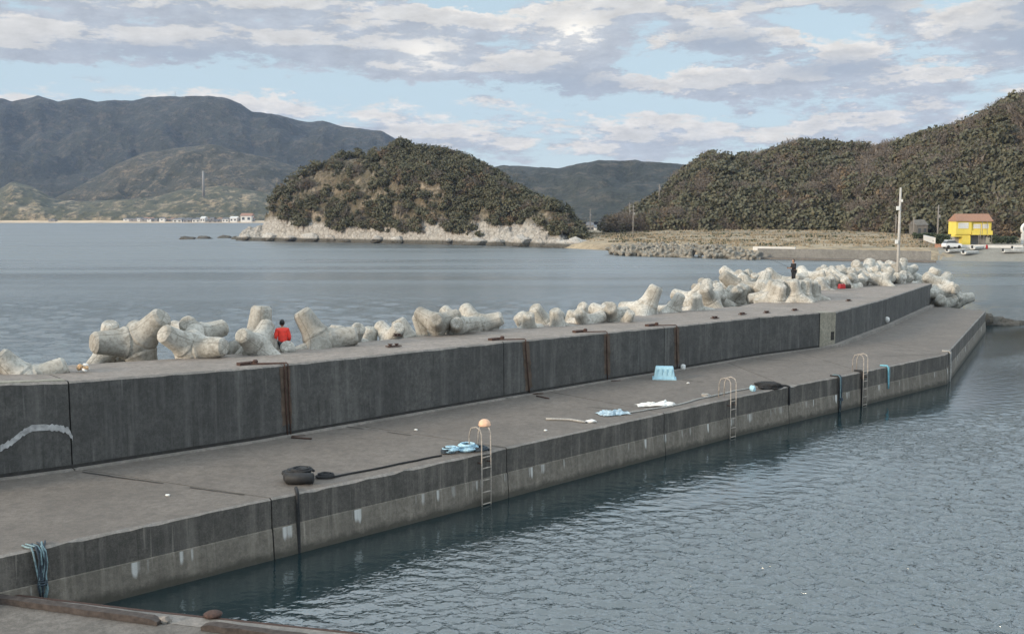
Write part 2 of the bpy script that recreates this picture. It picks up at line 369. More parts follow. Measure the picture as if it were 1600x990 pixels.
M['yellow'] = simple('yellow_wall_paint', (.72, .57, .10), .7, .06, 1.)
M['roofred'] = simple('faded_red_roof', (.30, .165, .11), .8, .12, 3.)
M['glass'] = simple('window_glass', (.06, .065, .07), .15, .2, 3.)
M['wallwhite'] = simple('white_wall_paint', (.62, .61, .58), .8, .08, 1.)
M['greywall'] = simple('grey_wall', (.26, .25, .24), .85, .1, 1.)
M['darkshed'] = simple('weathered_shed_boards', (.13, .12, .105), .9, .3, 1.)
M['greyroof'] = simple('grey_roof_tiles', (.13, .13, .135), .8, .12, 1.)
M['carpaint'] = simple('white_car_paint', (.72, .72, .72), .3, .03, 1.)
M['straw'] = leaf_mat('straw', (.25, .20, .135), (.33, .265, .18), (.17, .145, .095))
M['plants'] = leaf_mat('hedge_leaves', (.03, .045, .02), (.05, .065, .03), (.08, .08, .04))

# ------------------------------------------------------------ setting: sea
def build_water():
    """one sheet: fine wave mesh within a hundred metres, flat beyond"""
    Y0, Y1, K = 13.0, 120.0, .66
    ys = [Y0]
    while ys[-1] < Y1: ys.append(ys[-1]+max(.045, ys[-1]**2/13280*1.05))
    ys = np.array(ys); nx = 660; t = np.linspace(-K, K, nx)
    X = t[None, :]*ys[:, None]; Y = np.repeat(ys[:, None], nx, 1)
    cell = np.maximum(np.gradient(ys), ys*2*K/nx)[:, None]
    Z = np.zeros_like(X); rg = np.random.default_rng(4)
    wm = np.zeros_like(X)                       # slow gust pattern
    for _ in range(9):
        a = rg.uniform(0, np.pi); L = rg.uniform(7, 30); wm += np.sin((X*np.cos(a)+Y*np.sin(a)*1.6)*2*np.pi/L+rg.uniform(0, 6))
    gust = 1+.15*wm
    qd = np.full(X.shape, 99.)                  # distance to the quay: its lee is calm
    for a_, b_ in zip(Op, Op[1:]):
        ex, ey = b_.x-a_.x, b_.y-a_.y; tt = np.clip(((X-a_.x)*ex+(Y-a_.y)*ey)/(ex*ex+ey*ey), 0, 1)
        qd = np.minimum(qd, np.hypot(X-a_.x-tt*ex, Y-a_.y-tt*ey))
    lee = np.clip((qd-2.6-.75*wm)/5.0, 0, 1); lee = .07+.93*lee**1.3; gust = gust*lee
    for _ in range(230):
        L = float(np.exp(rg.uniform(np.log(.15), np.log(.85)))); a = R(82)+rg.normal(0, .6); kx, ky = np.cos(a)*2*np.pi/L, np.sin(a)*2*np.pi/L
        fade = np.clip((L/cell-2.1)/1.5, 0, 1); amp = .0041*L**.82*gust*fade
        ph = kx*X+ky*Y+rg.uniform(0, 6.28)+.8*np.sin(X*.21+Y*.17+rg.uniform(0, 6))
        Z += amp*(np.sin(ph)+.25*np.sin(2*ph+.6))
    xp = np.interp(Y, [p.y for p in Bp]+[Bp[-1].y+25], [p.x-4 for p in Bp]+[Bp[-1].x+30])      # open sea beyond the breakwater
    sea = np.clip((xp-X)/4, 0, 1); sea = np.maximum(sea, np.clip((Y-75)/30, 0, 1)*.7)
    for _ in range(70):
        L = float(np.exp(rg.uniform(np.log(.6), np.log(3.6)))); a = R(86)+rg.normal(0, .5); kx, ky = np.cos(a)*2*np.pi/L, np.sin(a)*2*np.pi/L
        fade = np.clip((L/cell-2.1)/1.5, 0, 1)
        Z += .0052*L**.85*sea*fade*np.sin(kx*X+ky*Y+rg.uniform(0, 6.28)+.7*np.sin(X*.13+Y*.11+rg.uniform(0, 6)))
    edge = np.minimum(np.clip((Y1-Y)/15, 0, 1), np.clip((K-np.abs(t))[None, :]*12, 0, 1)); Z *= edge
    n0 = len(ys); co = np.stack([X, Y, Z], -1).reshape(-1, 3)
    idx = np.arange(n0*nx).reshape(n0, nx); q = np.stack([idx[:-1, :-1], idx[:-1, 1:], idx[1:, 1:], idx[1:, :-1]], -1).reshape(-1, 4)
    V = co.tolist(); Fc = q.tolist(); b = len(V); yE = ys[-1]
    V += [(-9000, -60, 0), (9000, -60, 0), (9000, 9000, 0), (-9000, 9000, 0)]
    c = [int(idx[0, 0]), int(idx[0, -1]), int(idx[-1, -1]), int(idx[-1, 0])]
    Fc += [(b, b+1, c[1], c[0]), (b+1, b+2, c[2], c[1]), (b+2, b+3, c[3], c[2]), (b+3, b, c[0], c[3])]
    me = bpy.data.meshes.new('water'); me.from_pydata(V, [], Fc); me.materials.append(M['water'])
    at = me.attributes.new('lee', 'FLOAT', 'POINT'); at.data.foreach_set('value', np.concatenate([lee.ravel(), np.ones(4)]).astype(np.float32))
    sm = [True]*(len(Fc)-4)+[False]*4; me.polygons.foreach_set('use_smooth', sm); me.update()
    o = bpy.data.objects.new('water', me); C.objects.link(o); tag(o, kind='structure')

# ------------------------------------------------------------ hills
def hill(name, prof, ybase, depth, zb, amp, sc, cols, rows, m, pw=.8, u0=None, u1=None, back=.6, rough=0., drop=0., kind='structure', seed=0.):
    """heightfield terrain: prof = (u, v) skyline, ybase = (u, y) of its foot; returns object and a sampler"""
    u0 = prof[0][0] if u0 is None else u0; u1 = prof[-1][0] if u1 is None else u1
    V = []; grid = np.zeros((cols+1, rows+1, 3))
    for i in range(cols+1):
        u = u0+(u1-u0)*i/cols
        v, = interp(prof, u); yb, = interp(ybase, u); dp, = interp(depth, u) if isinstance(depth, list) else (depth,)
        zr = max(at_y(u, v, yb+dp).z-drop, zb+.02)
        for j in range(rows+1):
            t = (1+back)*j/rows; Y = yb+dp*t; X = (u-800)/FPX*Y*1.005
            n1 = fbm((X*sc+seed, Y*sc, seed), 5); n2 = fbm((X*sc*5+seed, Y*sc*5, 7+seed), 3)
            tt = max(0, min(t+.10*n1*(1-min(t, 1))*min(1, t*7), 1)) if t < 1 else 1
            s = math.sin(math.pi/2*tt)**pw if t <= 1 else max(0, 1-((t-1)/back)**1.5)
            edge = min(1, 4*t)*min(1, (zr-zb)/(3*amp+.01))
            z = zb+(zr-zb)*s + amp*(n1+.35*n2)*(1-.9*max(0, 1-abs(t-1)*4))*edge
            if rough: z += rough*abs(fbm((X*.35, Y*.35, 3.3), 4))*min(1, 8*t+.2)
            lim = CAMZ+(zr-CAMZ)*Y/(yb+dp)+.10*amp*n2            # nothing in front stands above the crest line
            if zr > CAMZ: z = min(z, max(lim, zb))
            if t > .03 and zr > 2: z = max(z, .9)
            grid[i, j] = (X, Y, z); V.append((X, Y, z))
    r1 = rows+1
    Fc = [(i*r1+j, (i+1)*r1+j, (i+1)*r1+j+1, i*r1+j+1) for i in range(cols) for j in range(rows)]
    mb = MB(); mb.add(V, Fc); o = mb.obj(name, m, smooth=True)
    tag(o, kind=kind)
    def sample(a, t):
        """a in 0..1 across, t in 0..1 up to the ridge"""
        fi = min(a*cols, cols-1e-3); fj = min(t/(1+back)*rows, rows-1e-3); i, j = int(fi), int(fj); di, dj = fi-i, fj-j
        p = (grid[i, j]*(1-di)+grid[i+1, j]*di)*(1-dj)+(grid[i, j+1]*(1-di)+grid[i+1, j+1]*di)*dj
        return Vector(p)
    return o, sample
far_prof = [(-250, 165), (-60, 150), (0, 155), (20, 155), (35, 160), (75, 150), (105, 160), (140, 154), (165, 160), (190, 158), (220, 159), (245, 152), (335, 151), (365, 155), (385, 163), (402, 176), (430, 178),
            (455, 184), (485, 192), (510, 189), (540, 199), (580, 204), (600, 206), (617, 215), (640, 232), (690, 258), (760, 300), (830, 330)]
hill('mountain', far_prof, [(-250, 1900), (830, 1900)], 900, 3, 34, .0035, 330, 60, M['farhill'], .9)
mid_prof = [(690, 300), (740, 268), (785, 259), (830, 261), (870, 264), (900, 257), (935, 251), (975, 252), (990, 250), (1000, 253), (1045, 255), (1075, 259), (1150, 268), (1250, 300)]
hill('mountain', mid_prof, [(690, 1000), (1250, 1000)], 700, 3, 16, .006, 150, 40, M['farhill'], 1.0, seed=11.)
green_prof = [(-60, 340), (60, 325), (90, 312), (150, 282), (190, 258), (230, 240), (290, 229), (340, 226), (380, 238), (420, 246), (470, 262), (540, 280), (640, 310), (700, 335)]
hill('hill', green_prof, [(-60, 1480), (700, 1480)], 330, 3, 12, .008, 190, 40, M['midhill'], .8, seed=5.)
foot_prof = [(-250, 290), (-60, 290), (0, 301), (30, 283), (60, 291), (95, 312), (140, 315), (200, 312), (250, 308), (290, 296), (350, 290), (400, 298), (430, 303), (520, 320), (640, 335)]
hill('foothill', foot_prof, [(-250, 1390), (640, 1390)], 110, 2, 6, .012, 230, 26, M['foothill'], .8, seed=9.)
low_prof = [(-250, 325), (0, 318), (50, 322), (120, 326), (170, 328), (250, 330), (400, 333), (640, 334)]
hill('foothill', low_prof, [(-250, 1350), (640, 1350)], 30, 1.5, 2.5, .02, 230, 10, M['foothill'], .8, seed=3.)
mb = MB()
for (a, b, v0, z0, y1) in [(-250, 640, 348.4, 0, 1352)]:
    n = 80
    for i in range(n):
        ua, ub = a+(b-a)*i/n, a+(b-a)*(i+1)/n
        p0, p1 = at_z(ua, v0, -.2), at_z(ub, v0, -.2)
        q0, q1 = at_y(ua, 338, y1), at_y(ub, 338, y1)
        mb.face([(p0.x, p0.y, -.2), (p1.x, p1.y, -.2), (q1.x, y1, 3.0), (q0.x, y1, 3.0)])
tag(mb.obj('beach', M['sand']), kind='structure')

isl_prof = [(372, 376), (380, 360), (392, 353), (415, 348), (422, 330), (430, 305), (445, 288), (475, 266), (510, 250), (535, 244), (560, 240), (601, 238), (614, 234), (626, 221), (650, 233), (695, 238), (734, 250), (765, 268), (786, 274), (792, 288), (835, 312), (860, 318),
            (888, 345), (905, 362), (930, 369), (955, 373)]
isl_base = [(372, 352), (430, 345), (500, 335), (600, 318), (700, 305), (800, 288), (900, 266), (955, 258)]
isl, isl_s = hill('headland', isl_prof, isl_base, [(372, 8), (400, 14), (430, 18), (480, 30), (620, 48), (800, 38), (955, 30)], -.6, 2.6, .06, 300, 90, M['island'], .72, drop=1.8, rough=2.2, seed=2.)
rh_prof = [(948, 372), (965, 358), (985, 345), (1010, 331), (1040, 318), (1050, 299), (1072, 279), (1100, 261), (1114, 255), (1136, 266), (1182, 257), (1204, 255), (1226, 243), (1243, 238), (1280, 243), (1320, 246), (1356, 247), (1395, 243),
           (1432, 231), (1462, 225), (1498, 211), (1541, 198), (1553, 175), (1583, 169), (1600, 158), (1680, 122), (1800, 100), (1950, 120)]
rh_base = [(948, 330), (1100, 315), (1300, 300), (1450, 262), (1600, 245), (1800, 235), (1950, 235)]
rh, rh_s = hill('headland', rh_prof, rh_base, [(948, 30), (1100, 60), (1500, 80), (1950, 95)], 2.5, 2.2, .04, 260, 60, M['headland'], .85, drop=.8, seed=4.)

# shore flat at the right, in rows of (u, v, z)
def strip(name, rows, m, du=12, wob=0., smooth=True):
    u0 = rows[0][0][0]; u1 = rows[0][-1][0]; n = int((u1-u0)/du); V = []
    for k, row in enumerate(rows):
        for i in range(n+1):
            u = u0+(u1-u0)*i/n; v, z = interp(row, u); p = at_z(u, v, z)
            if wob: p.z += wob*fbm((p.x*.15, p.y*.15, 1.1), 3)
            V.append(p)
    Fc = [(k*(n+1)+i, k*(n+1)+i+1, (k+1)*(n+1)+i+1, (k+1)*(n+1)+i) for k in range(len(rows)-1) for i in range(n)]
    mb = MB(); mb.add(V, Fc); return mb.obj(name, m, smooth=smooth)
def const(v, z): return [(870, v, z), (1900, v, z)]
def strip_y(name, rows, m, du=8, wob=0., u0=880, u1=1900, lift=0., smooth=True):
    n = int((u1-u0)/du); V = []
    for k, row in enumerate(rows):
        for i in range(n+1):
            u = u0+(u1-u0)*i/n; y, z = interp(row, u); p = Vector(((u-800)/FPX*y*1.004, y, z+lift))
            if wob and k: p.z += wob*fbm((p.x*.15, p.y*.15, 1.1), 3)
            V.append(p)
    Fc = [(k*(n+1)+i, k*(n+1)+i+1, (k+1)*(n+1)+i+1, (k+1)*(n+1)+i) for k in range(len(rows)-1) for i in range(n)]
    mb = MB(); mb.add(V, Fc); return mb.obj(name, m, smooth=smooth)
GR = [[(880, 268, -.4), (960, 248, -.4), (1190, 205, -.4), (1430, 198, -.4), (1470, 190, -.3), (1900, 182, -.3)],
      [(880, 272, 1.0), (960, 252, 1.2), (1190, 207, 1.5), (1430, 199, 1.8), (1470, 196, .7), (1900, 190, .7)],
      [(880, 276, 1.6), (1190, 212, 2.0), (1430, 206, 2.1), (1470, 203, 1.9), (1900, 198, 1.9)],
      [(880, 282, 2.2), (1190, 225, 2.3), (1430, 216, 2.5), (1900, 209, 2.5)],
      [(880, 288, 2.9), (1190, 240, 2.5), (1430, 226, 2.6), (1900, 217, 2.6)],
      [(880, 295, 3.0), (1190, 262, 3.4), (1430, 235, 2.9), (1900, 225, 2.8)],
      [(880, 305, 3.0), (960, 302, 3.1), (1190, 278, 3.5), (1430, 246, 3.3), (1900, 232, 2.9)],
      [(880, 315, 2.9), (960, 315, 3.1), (1040, 305, 3.9), (1190, 292, 4.3), (1430, 258, 3.6), (1900, 238, 3.0)],
      [(880, 345, 2.6), (960, 345, 2.8), (1040, 340, 4.2), (1430, 290, 4.4), (1900, 262, 4)], [(880, 640, 1.6), (980, 640, 1.8), (1060, 640, 6), (1900, 640, 6)]]
tag(strip_y('ground', GR, M['field'], wob=.22), kind='structure')

# ------------------------------------------------------------ breakwater
ZD = 1.5
PB = [(-260, 800, 617), (-120, 768, 607), (0, 748, 601), (113, 733, 595), (400, 689, 571), (787, 622, 537), (940, 596, 520.5), (1037, 581, 509), (1185, 556, 495.5), (1279, 543.5, 488.8), (1304, 541, 487), (1383, 510.5, 465.5), (1455, 477.5, 444)]
Bp = [at_z(u, v, ZD) for u, v, _ in PB]
def ztop(p, vt):      # height above p that shows at row vt
    lo, hi = 1.5, 6.
    for _ in range(40):
        m_ = (lo+hi)/2; q = Vector((p.x, p.y, m_))-CP
        vv = 495-FPX*q.dot(U)/q.dot(F)
        if vv > vt: lo = m_
        else: hi = m_
    return lo
Zt = [ztop(p, t) for p, (_, _, t) in zip(Bp, PB)]
print('parapet', [(round(p.x, 1), round(p.y, 1), round(z, 2)) for p, z in zip(Bp, Zt)])
# smooth the top heights a little
Zt = [np.mean(Zt[max(0, i-1):i+2]) for i in range(len(Zt))]
Wd = [4.0, 4.0, 4.0, 3.9, 3.8, 4.0, 4.3, 4.6, 5.2, 5.6, 5.8, 5.8, 5.6]
def normals(pts):     # unit normals on the right-hand side (towards the harbour)
    out = []
    for i in range(len(pts)):
        a = pts[max(i-1, 0)]; b = pts[min(i+1, len(pts)-1)]; d = (b-a); d.z = 0; d.normalize(); out.append(Vector((d.y, -d.x, 0)))
    return out
Nb = normals(Bp)
def arclen(pts):
    s = [0.]
    for a, b in zip(pts, pts[1:]): s.append(s[-1]+(b-a).length)
    return s
Sb = arclen(Bp)
class Line:
    def __init__(s, pts, extra): s.p = pts; s.s = arclen(pts); s.n = normals(pts); s.e = extra
    def at(s, d):
        k = max(0, min(len(s.s)-2, int(np.searchsorted(s.s, d, side='right'))-1)); f = (d-s.s[k])/(s.s[k+1]-s.s[k])
        f = max(-.2, min(1.2, f))
        return s.p[k].lerp(s.p[k+1], f), s.n[k].lerp(s.n[k+1], f), [a[k]+(a[k+1]-a[k])*f for a in s.e]
LB = Line(Bp, [Zt, Wd])
def spans(total_s, joints, step, knots):
    cuts = sorted(set([0, total_s]+joints)); res = []
    for a, b in zip(cuts, cuts[1:]):
        g_ = .018; a2, b2 = a+(g_ if a > 0 else 0), b-(g_ if b < total_s else 0)
        ss = [a2]+[k for k in knots if a2+.2 < k < b2-.2]+[b2]
        fin = []
        for p, q in zip(ss, ss[1:]):
            n = max(1, int((q-p)/step)); fin += [p+(q-p)*i/n for i in range(n)]
        res.append(fin+[b2])
    return res
def s_at(pb, sarr, u):
    return float(np.interp(u, [t[0] for t in pb], sarr))
bw = thing('breakwater', 'long grey concrete breakwater with high dark parapet wall and a lower deck', 'breakwater')
jt = [Sb[3], s_at(PB, Sb, 250)*0+Sb[5], Sb[7], Sb[8], Sb[9], Sb[10], Sb[11]]
mf = MB()
for blk in spans(Sb[-1], jt, .3, Sb):
    prev = None; L = len(blk)
    for i, d in enumerate(blk):
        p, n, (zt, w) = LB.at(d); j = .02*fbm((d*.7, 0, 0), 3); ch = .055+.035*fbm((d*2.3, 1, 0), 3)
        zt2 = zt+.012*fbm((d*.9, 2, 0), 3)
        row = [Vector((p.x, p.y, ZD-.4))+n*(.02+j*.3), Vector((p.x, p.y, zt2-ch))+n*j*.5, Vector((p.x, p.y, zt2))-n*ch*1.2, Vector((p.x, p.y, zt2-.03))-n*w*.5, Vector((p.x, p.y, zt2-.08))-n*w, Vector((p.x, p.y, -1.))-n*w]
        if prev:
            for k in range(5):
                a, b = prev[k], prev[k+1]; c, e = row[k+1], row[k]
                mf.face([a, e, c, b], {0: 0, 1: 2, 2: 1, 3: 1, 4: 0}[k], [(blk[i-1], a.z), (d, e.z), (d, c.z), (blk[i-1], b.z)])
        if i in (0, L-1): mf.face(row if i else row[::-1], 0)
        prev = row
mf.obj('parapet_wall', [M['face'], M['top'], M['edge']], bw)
# footing lip along the parapet foot
mt = MB()
for blk in spans(Sb[-1], [Sb[3], Sb[5]], 1.5, Sb):
    prev = None
    for i, d in enumerate(blk):
        p, n, _ = LB.at(d); hh = .045+.02*fbm((d, 4, 4), 2); ww = .20 if d < Sb[10] else .32; hh = hh if d < Sb[10] else .16
        row = [p+n*(.03)+Vector((0, 0, hh)), p+n*ww+Vector((0, 0, hh)), p+n*(ww+.02)+Vector((0, 0, -.05))]
        if prev:
            for k in range(2): mt.face([prev[k+1], row[k+1], row[k], prev[k]], 0)
        prev = row
mt.obj('footing', [M['upper'] if False else M['edge']], bw)
mj = MB()      # dark open gap between wall and footing
for i in range(len(Bp)-4):
    a, b = Bp[i], Bp[i+1]; na, nb_ = Nb[i], Nb[i+1]; z1, z2 = ZD+.10, ZD+.135
    mj.face([a+na*.034+Vector((0, 0, .05)), b+nb_*.034+Vector((0, 0, .05)), b+nb_*.034+Vector((0, 0, .14)), a+na*.034+Vector((0, 0, .14))])
mj.obj('gap_strip', M['joint'], bw)

PO = [(-300, 932), (-120, 894), (0, 868), (225, 821), (424, 778.5), (739, 711), (850, 686), (1000, 653), (1142, 621.5), (1214, 607), (1300, 590), (1400, 569.5), (1479, 553), (1510, 519), (1540, 486)]
Op = [at_z(u, v, ZD) for u, v in PO]
print('outer', [(round(p.x, 1), round(p.y, 1)) for p in Op])
LO = Line(Op, [[0]*len(Op)]); So = LO.s
def so(u): return s_at(PO, So, u)
MAPO = [-300, 0, 424, 790, 1035, 1231, 1400, 1479, 1540]; MAPI = [-260, -150, 118, 530, 850, 1130, 1300, 1335, 1455]
MO = [s_at(PO, So, u) for u in MAPO]; MI = [s_at(PB, Sb, u) for u in MAPI]
def inner(d): return LB.at(float(np.interp(d, MO, MI)))[0]
joints_o = [so(424), so(790), so(1035), so(1231), so(1345), So[12]]
md = MB(); step = .3
for bi, blk in enumerate(spans(So[-1], joints_o, step, So)):
    prev = None; L = len(blk)
    for i, d in enumerate(blk):
        p, n, _ = LO.at(d); j = .012*fbm((d*.6, 8, 0), 3); ch = .045+.032*fbm((d*2.5, 1, 5), 3); zz = ZD+.01*fbm((d*.5, 5, 5), 2)
        q = inner(d)
        # inner point: under the parapet foot, nearest station across the deck
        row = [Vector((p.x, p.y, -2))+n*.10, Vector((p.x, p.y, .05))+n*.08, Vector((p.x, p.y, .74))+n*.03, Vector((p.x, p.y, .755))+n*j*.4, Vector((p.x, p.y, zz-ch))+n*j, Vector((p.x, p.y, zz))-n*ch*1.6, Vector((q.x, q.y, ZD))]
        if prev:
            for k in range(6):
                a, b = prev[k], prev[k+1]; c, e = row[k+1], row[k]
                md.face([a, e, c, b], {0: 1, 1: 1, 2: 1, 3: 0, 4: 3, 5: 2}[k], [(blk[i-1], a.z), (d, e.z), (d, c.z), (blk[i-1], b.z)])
        if i in (0, L-1): md.face(row if i else row[::-1], 0)
        prev = row
# deck cracks and joints (dark, slightly proud strips of sand filled joint)
def crack(p_uv, w=.03):
    pts = []
    for (a, b) in zip(p_uv, p_uv[1:]):
        for k in range(7): f_ = k/7; pts.append(at_z(a[0]+(b[0]-a[0])*f_, a[1]+(b[1]-a[1])*f_, ZD+.016))
    pts.append(at_z(*p_uv[-1], ZD+.016))
    for i, (a, b) in enumerate(zip(pts, pts[1:])):
        if random.random() < .12: continue
        d = (b-a).normalized(); n = Vector((-d.y, d.x, 0)); wa = w*(.6+.8*abs(noise.noise(a*3))); wb = w*(.6+.8*abs(noise.noise(b*3)))
        j = n*.03*noise.noise(a*2.3)
        md.face([a-n*wa+j, b-n*wb+j, b+n*wb+j, a+n*wa+j], 4)
crack([(128, 736.8), (424, 778.3)], .032); crack([(532, 664.5), (790, 699.3)], .022)
for cr in [[(918, 635), (975, 640)], [(1060, 592), (1100, 597)], [(1395, 546), (1440, 548)], [(1380, 556), (1470, 553)],
           [(1180, 560), (1260, 565)], [(1420, 520), (1480, 524)], [(1440, 503), (1500, 506)]]: crack(cr)

# gap floor just below the deck so joints read as dark slots
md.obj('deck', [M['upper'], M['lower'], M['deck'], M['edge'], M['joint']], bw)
ms = MB()
for i in range(len(Op)-1):
    a, b = inner(So[i]), inner(So[i+1])
    za = Vector((0, 0, -.09))
    ms.face([Op[i]-LO.n[i]*.12+za, Op[i+1]-LO.n[i+1]*.12+za, b+za, a+za])
    zb_ = Vector((0, 0, -3.5))
    ms.face([Op[i]-LO.n[i]*.12+zb_, Op[i+1]-LO.n[i+1]*.12+zb_, Op[i+1]-LO.n[i+1]*.12+za, Op[i]-LO.n[i]*.12+za])
ms.obj('core', M['joint'], bw)
mk = MB(); prev = None
for i in range(24):
    dd = Sb[1]+(Sb[3]-.05-Sb[1])*i/23; p, n, (zt, w) = LB.at(dd); wv = .42+.10*noise.noise(p*1.3); z0 = Vector((p.x, p.y, zt))
    row = [z0-n*.085-up_*.02, z0-n*.10+up_*.03, z0-n*wv+up_*.025, z0-n*(wv+.03)-up_*.03]
    if prev:
        for k in range(3): mk.face([prev[k], row[k], row[k+1], prev[k+1]])
    prev = row
mk.obj('mortar_cap', M['pale'], bw)
# pale repaired block at the bend, with its drain hole
pp = MB(); pA, nA, (zA, _) = LB.at(Sb[9]+.02); pB_, nB, (zB, _) = LB.at(Sb[10]-.02)
up = Vector((0, 0, 1))
pp.face([pA+nA*.03, pB_+nB*.03, pB_+nB*.03+up*(zB-ZD-.02), pA+nA*.03+up*(zA-ZD-.02)], 0, [(0, 0), (2, 0), (2, 2), (0, 2)])
pp.face([pA+nA*.03+up*(zA-ZD-.02), pB_+nB*.03+up*(zB-ZD-.02), pB_-nB*.5+up*(zB-ZD+.02), pA-nA*.5+up*(zA-ZD+.02)], 0)
d_ = (pB_-pA).normalized()
pp.obj('repair_block', M['pale'], bw)
hp = MB(); c0 = pA.lerp(pB_, .82)+nA*.034
hp.face([c0-d_*.13+up*.35, c0+d_*.13+up*.35, c0+d_*.13+up*.8, c0-d_*.13+up*.8]); hp.obj('drain_hole', M['joint'], bw)

def wall_pt(u, v, off=.03):
    """point on the parapet's harbour face under pixel (u, v)"""
    r = ray(u, v); best = None
    for a, b, na in zip(Bp, Bp[1:], Nb):
        d = b-a; n = Vector((d.y, -d.x, 0)).normalized()
        den = r.dot(n)
        if abs(den) < 1e-6: continue
        t = (a-CP).dot(n)/den; p = CP+r*t; s = (p-a).dot(d)/d.length_squared
        if -.02 <= s <= 1.02 and t > 0: best = (p+n*off, n, d.normalized())
    return best
def quay_pt(u, v, off=.05):
    r = ray(u, v); best = None
    for a, b in zip(Op, Op[1:]):
        d = b-a; n = Vector((d.y, -d.x, 0)).normalized(); den = r.dot(n)
        if abs(den) < 1e-6: continue
        t = (a-CP).dot(n)/den; p = CP+r*t; s = (p-a).dot(d)/d.length_squared
        if -.02 <= s <= 1.02 and t > 0: best = (p+n*off, n, d.normalized())
    return best
# pale mineral bloom on the first parapet block
me_ = MB()
tr = [(0, 700), (18, 690), (35, 676), (50, 668), (70, 667), (92, 668), (106, 672), (113, 684)]
for (a, b) in zip(tr, tr[1:]):
    for k in range(6):
        f0, f1 = k/6, (k+1)/6
        ua, va = a[0]+(b[0]-a[0])*f0, a[1]+(b[1]-a[1])*f0; ub, vb = a[0]+(b[0]-a[0])*f1, a[1]+(b[1]-a[1])*f1
        w0 = 5+4*noise.noise(Vector((ua*.3, 0, 0))); w1 = 5+4*noise.noise(Vector((ub*.3, 0, 0)))
        qs = [wall_pt(ua, va+w0), wall_pt(ub, vb+w1), wall_pt(ub, vb-w1), wall_pt(ua, va-w0)]
        if all(qs): me_.face([q[0] for q in qs])
if me_.f: me_.obj('mineral_stain', M['efflo'], bw)
build_water()
# ------------------------------------------------------------ foreground quay at the bottom left
ZF = .62
fq = thing('quay', 'rough grey concrete quay edge with rusty rim at the bottom left', 'quay')
FE = [(-300, 893), (0, 926), (240, 955), (540, 987), (900, 1030)]
fp = [at_z(u, v, ZF) for u, v in FE]; Lf = Line(fp, [[0]*len(fp)])
m1 = MB(); m2 = MB(); m3 = MB(); prev = None; n = 60
for i in range(n+1):
    d = Lf.s[-1]*i/n; p, nn, _ = Lf.at(d); nn = -nn      # water side is away from the camera
    row = [Vector((p.x, p.y, -2)), Vector((p.x, p.y, ZF-.06)), Vector((p.x, p.y, ZF))-nn*.0, p-nn*.30, p-nn*5, p-nn*9]
    row3 = [Vector((p.x, p.y, ZF+.007))-nn*.05, Vector((p.x, p.y, ZF+.007))-nn*(.46+.05*noise.noise(p*2))]
    row2 = [Vector((p.x, p.y, ZF-.22))+nn*.02, Vector((p.x, p.y, ZF+.012))+nn*.02, Vector((p.x, p.y, ZF+.012))-nn*(.06+.03*noise.noise(p*3))]
    if prev:
        for k in range(5): m1.face([prev[0][k+1], row[k+1], row[k], prev[0][k]])
        m3.face([prev[2][1], row3[1], row3[0], prev[2][0]])
        for k in range(2): m2.face([prev[1][k+1], row2[k+1], row2[k], prev[1][k]])
    prev = (row, row2, row3)
m3.obj('worn_rim', M['edge'], fq); m1.obj('slab', M['fore'], fq); m2.obj('rusty_rim', M['rust'], fq)
def timber(uvs, label, name='timber_curb'):
    a, b = at_z(*uvs[0], ZF), at_z(*uvs[1], ZF); d = (b-a); L = d.length; d.normalize(); nn = Vector((-d.y, d.x, 0)); mb = MB(); prev = None; N = 26
    for i in range(N+1):
        p = a+d*L*i/N; j = lambda k: .02*noise.noise(Vector((i*.5, k*3.1, 2)))
        e = .6 if i in (0, N) else 1
        row = [p-nn*.09+up*.01+nn*j(1), p-nn*.09+up*(.13*e+j(2)), p+nn*.09+up*(.14*e+j(3)), p+nn*.09+up*.01+nn*j(4)]
        if prev:
            for k in range(4): mb.face([prev[k], row[k], row[(k+1) % 4], prev[(k+1) % 4]])
        else: mb.face(row)
        prev = row
    mb.face(prev[::-1]); o = mb.obj(name, M['timber'], weld=True); return tag(o, label, 'curb timber', 'timber curbs on the near quay')
timber(((-60, 932), (250, 975)), 'longer weathered timber curb on the near quay reaching the left frame edge')
timber(((318, 982), (640, 1025)), 'timber curb beginning beneath the rusty bollard and running off the bottom edge')
o = MB(); o.lathe([(.10, 0), (.10, .10), (.20, .13), (.215, .19), (.17, .235), (.05, .25)], n=18)
bo = o.obj('bollard', M['rust'], smooth=True); bo.location = at_z(333, 967, ZF-.05); bo.scale = (.85, .85, .6); tag(bo, 'low mushroom shaped rusty bollard on the near quay edge', 'bollard')
def lump(name, m, size, label, cat, loc, seed=0, sub=2, group=None, flat=.6, parent=None):
    b = bmesh.new(); bmesh.ops.create_icosphere(b, subdivisions=sub, radius=.5)
    for v in b.verts:
        f_ = 1+.55*noise.noise(v.co*2.2+Vector((seed*3.7, 1, 2)))+.2*noise.noise(v.co*6+Vector((seed, 0, 0)))
        f_ = max(.55, f_)
        v.co = Vector((v.co.x*size[0], v.co.y*size[1], v.co.z*size[2]))*f_
    me = bpy.data.meshes.new(name); b.to_mesh(me); b.free(); me.materials.append(m)
    ob = bpy.data.objects.new(name, me); C.objects.link(ob); ob.location = loc
    if parent: ob.parent = parent
    else: tag(ob, label, cat, group)
    return ob
lump('stone', M['edge'], (.22, .16, .16), 'pale broken stone at the splintered end of the longer timber curb', 'stone', at_z(258, 972, ZF)+up*.05, 3)

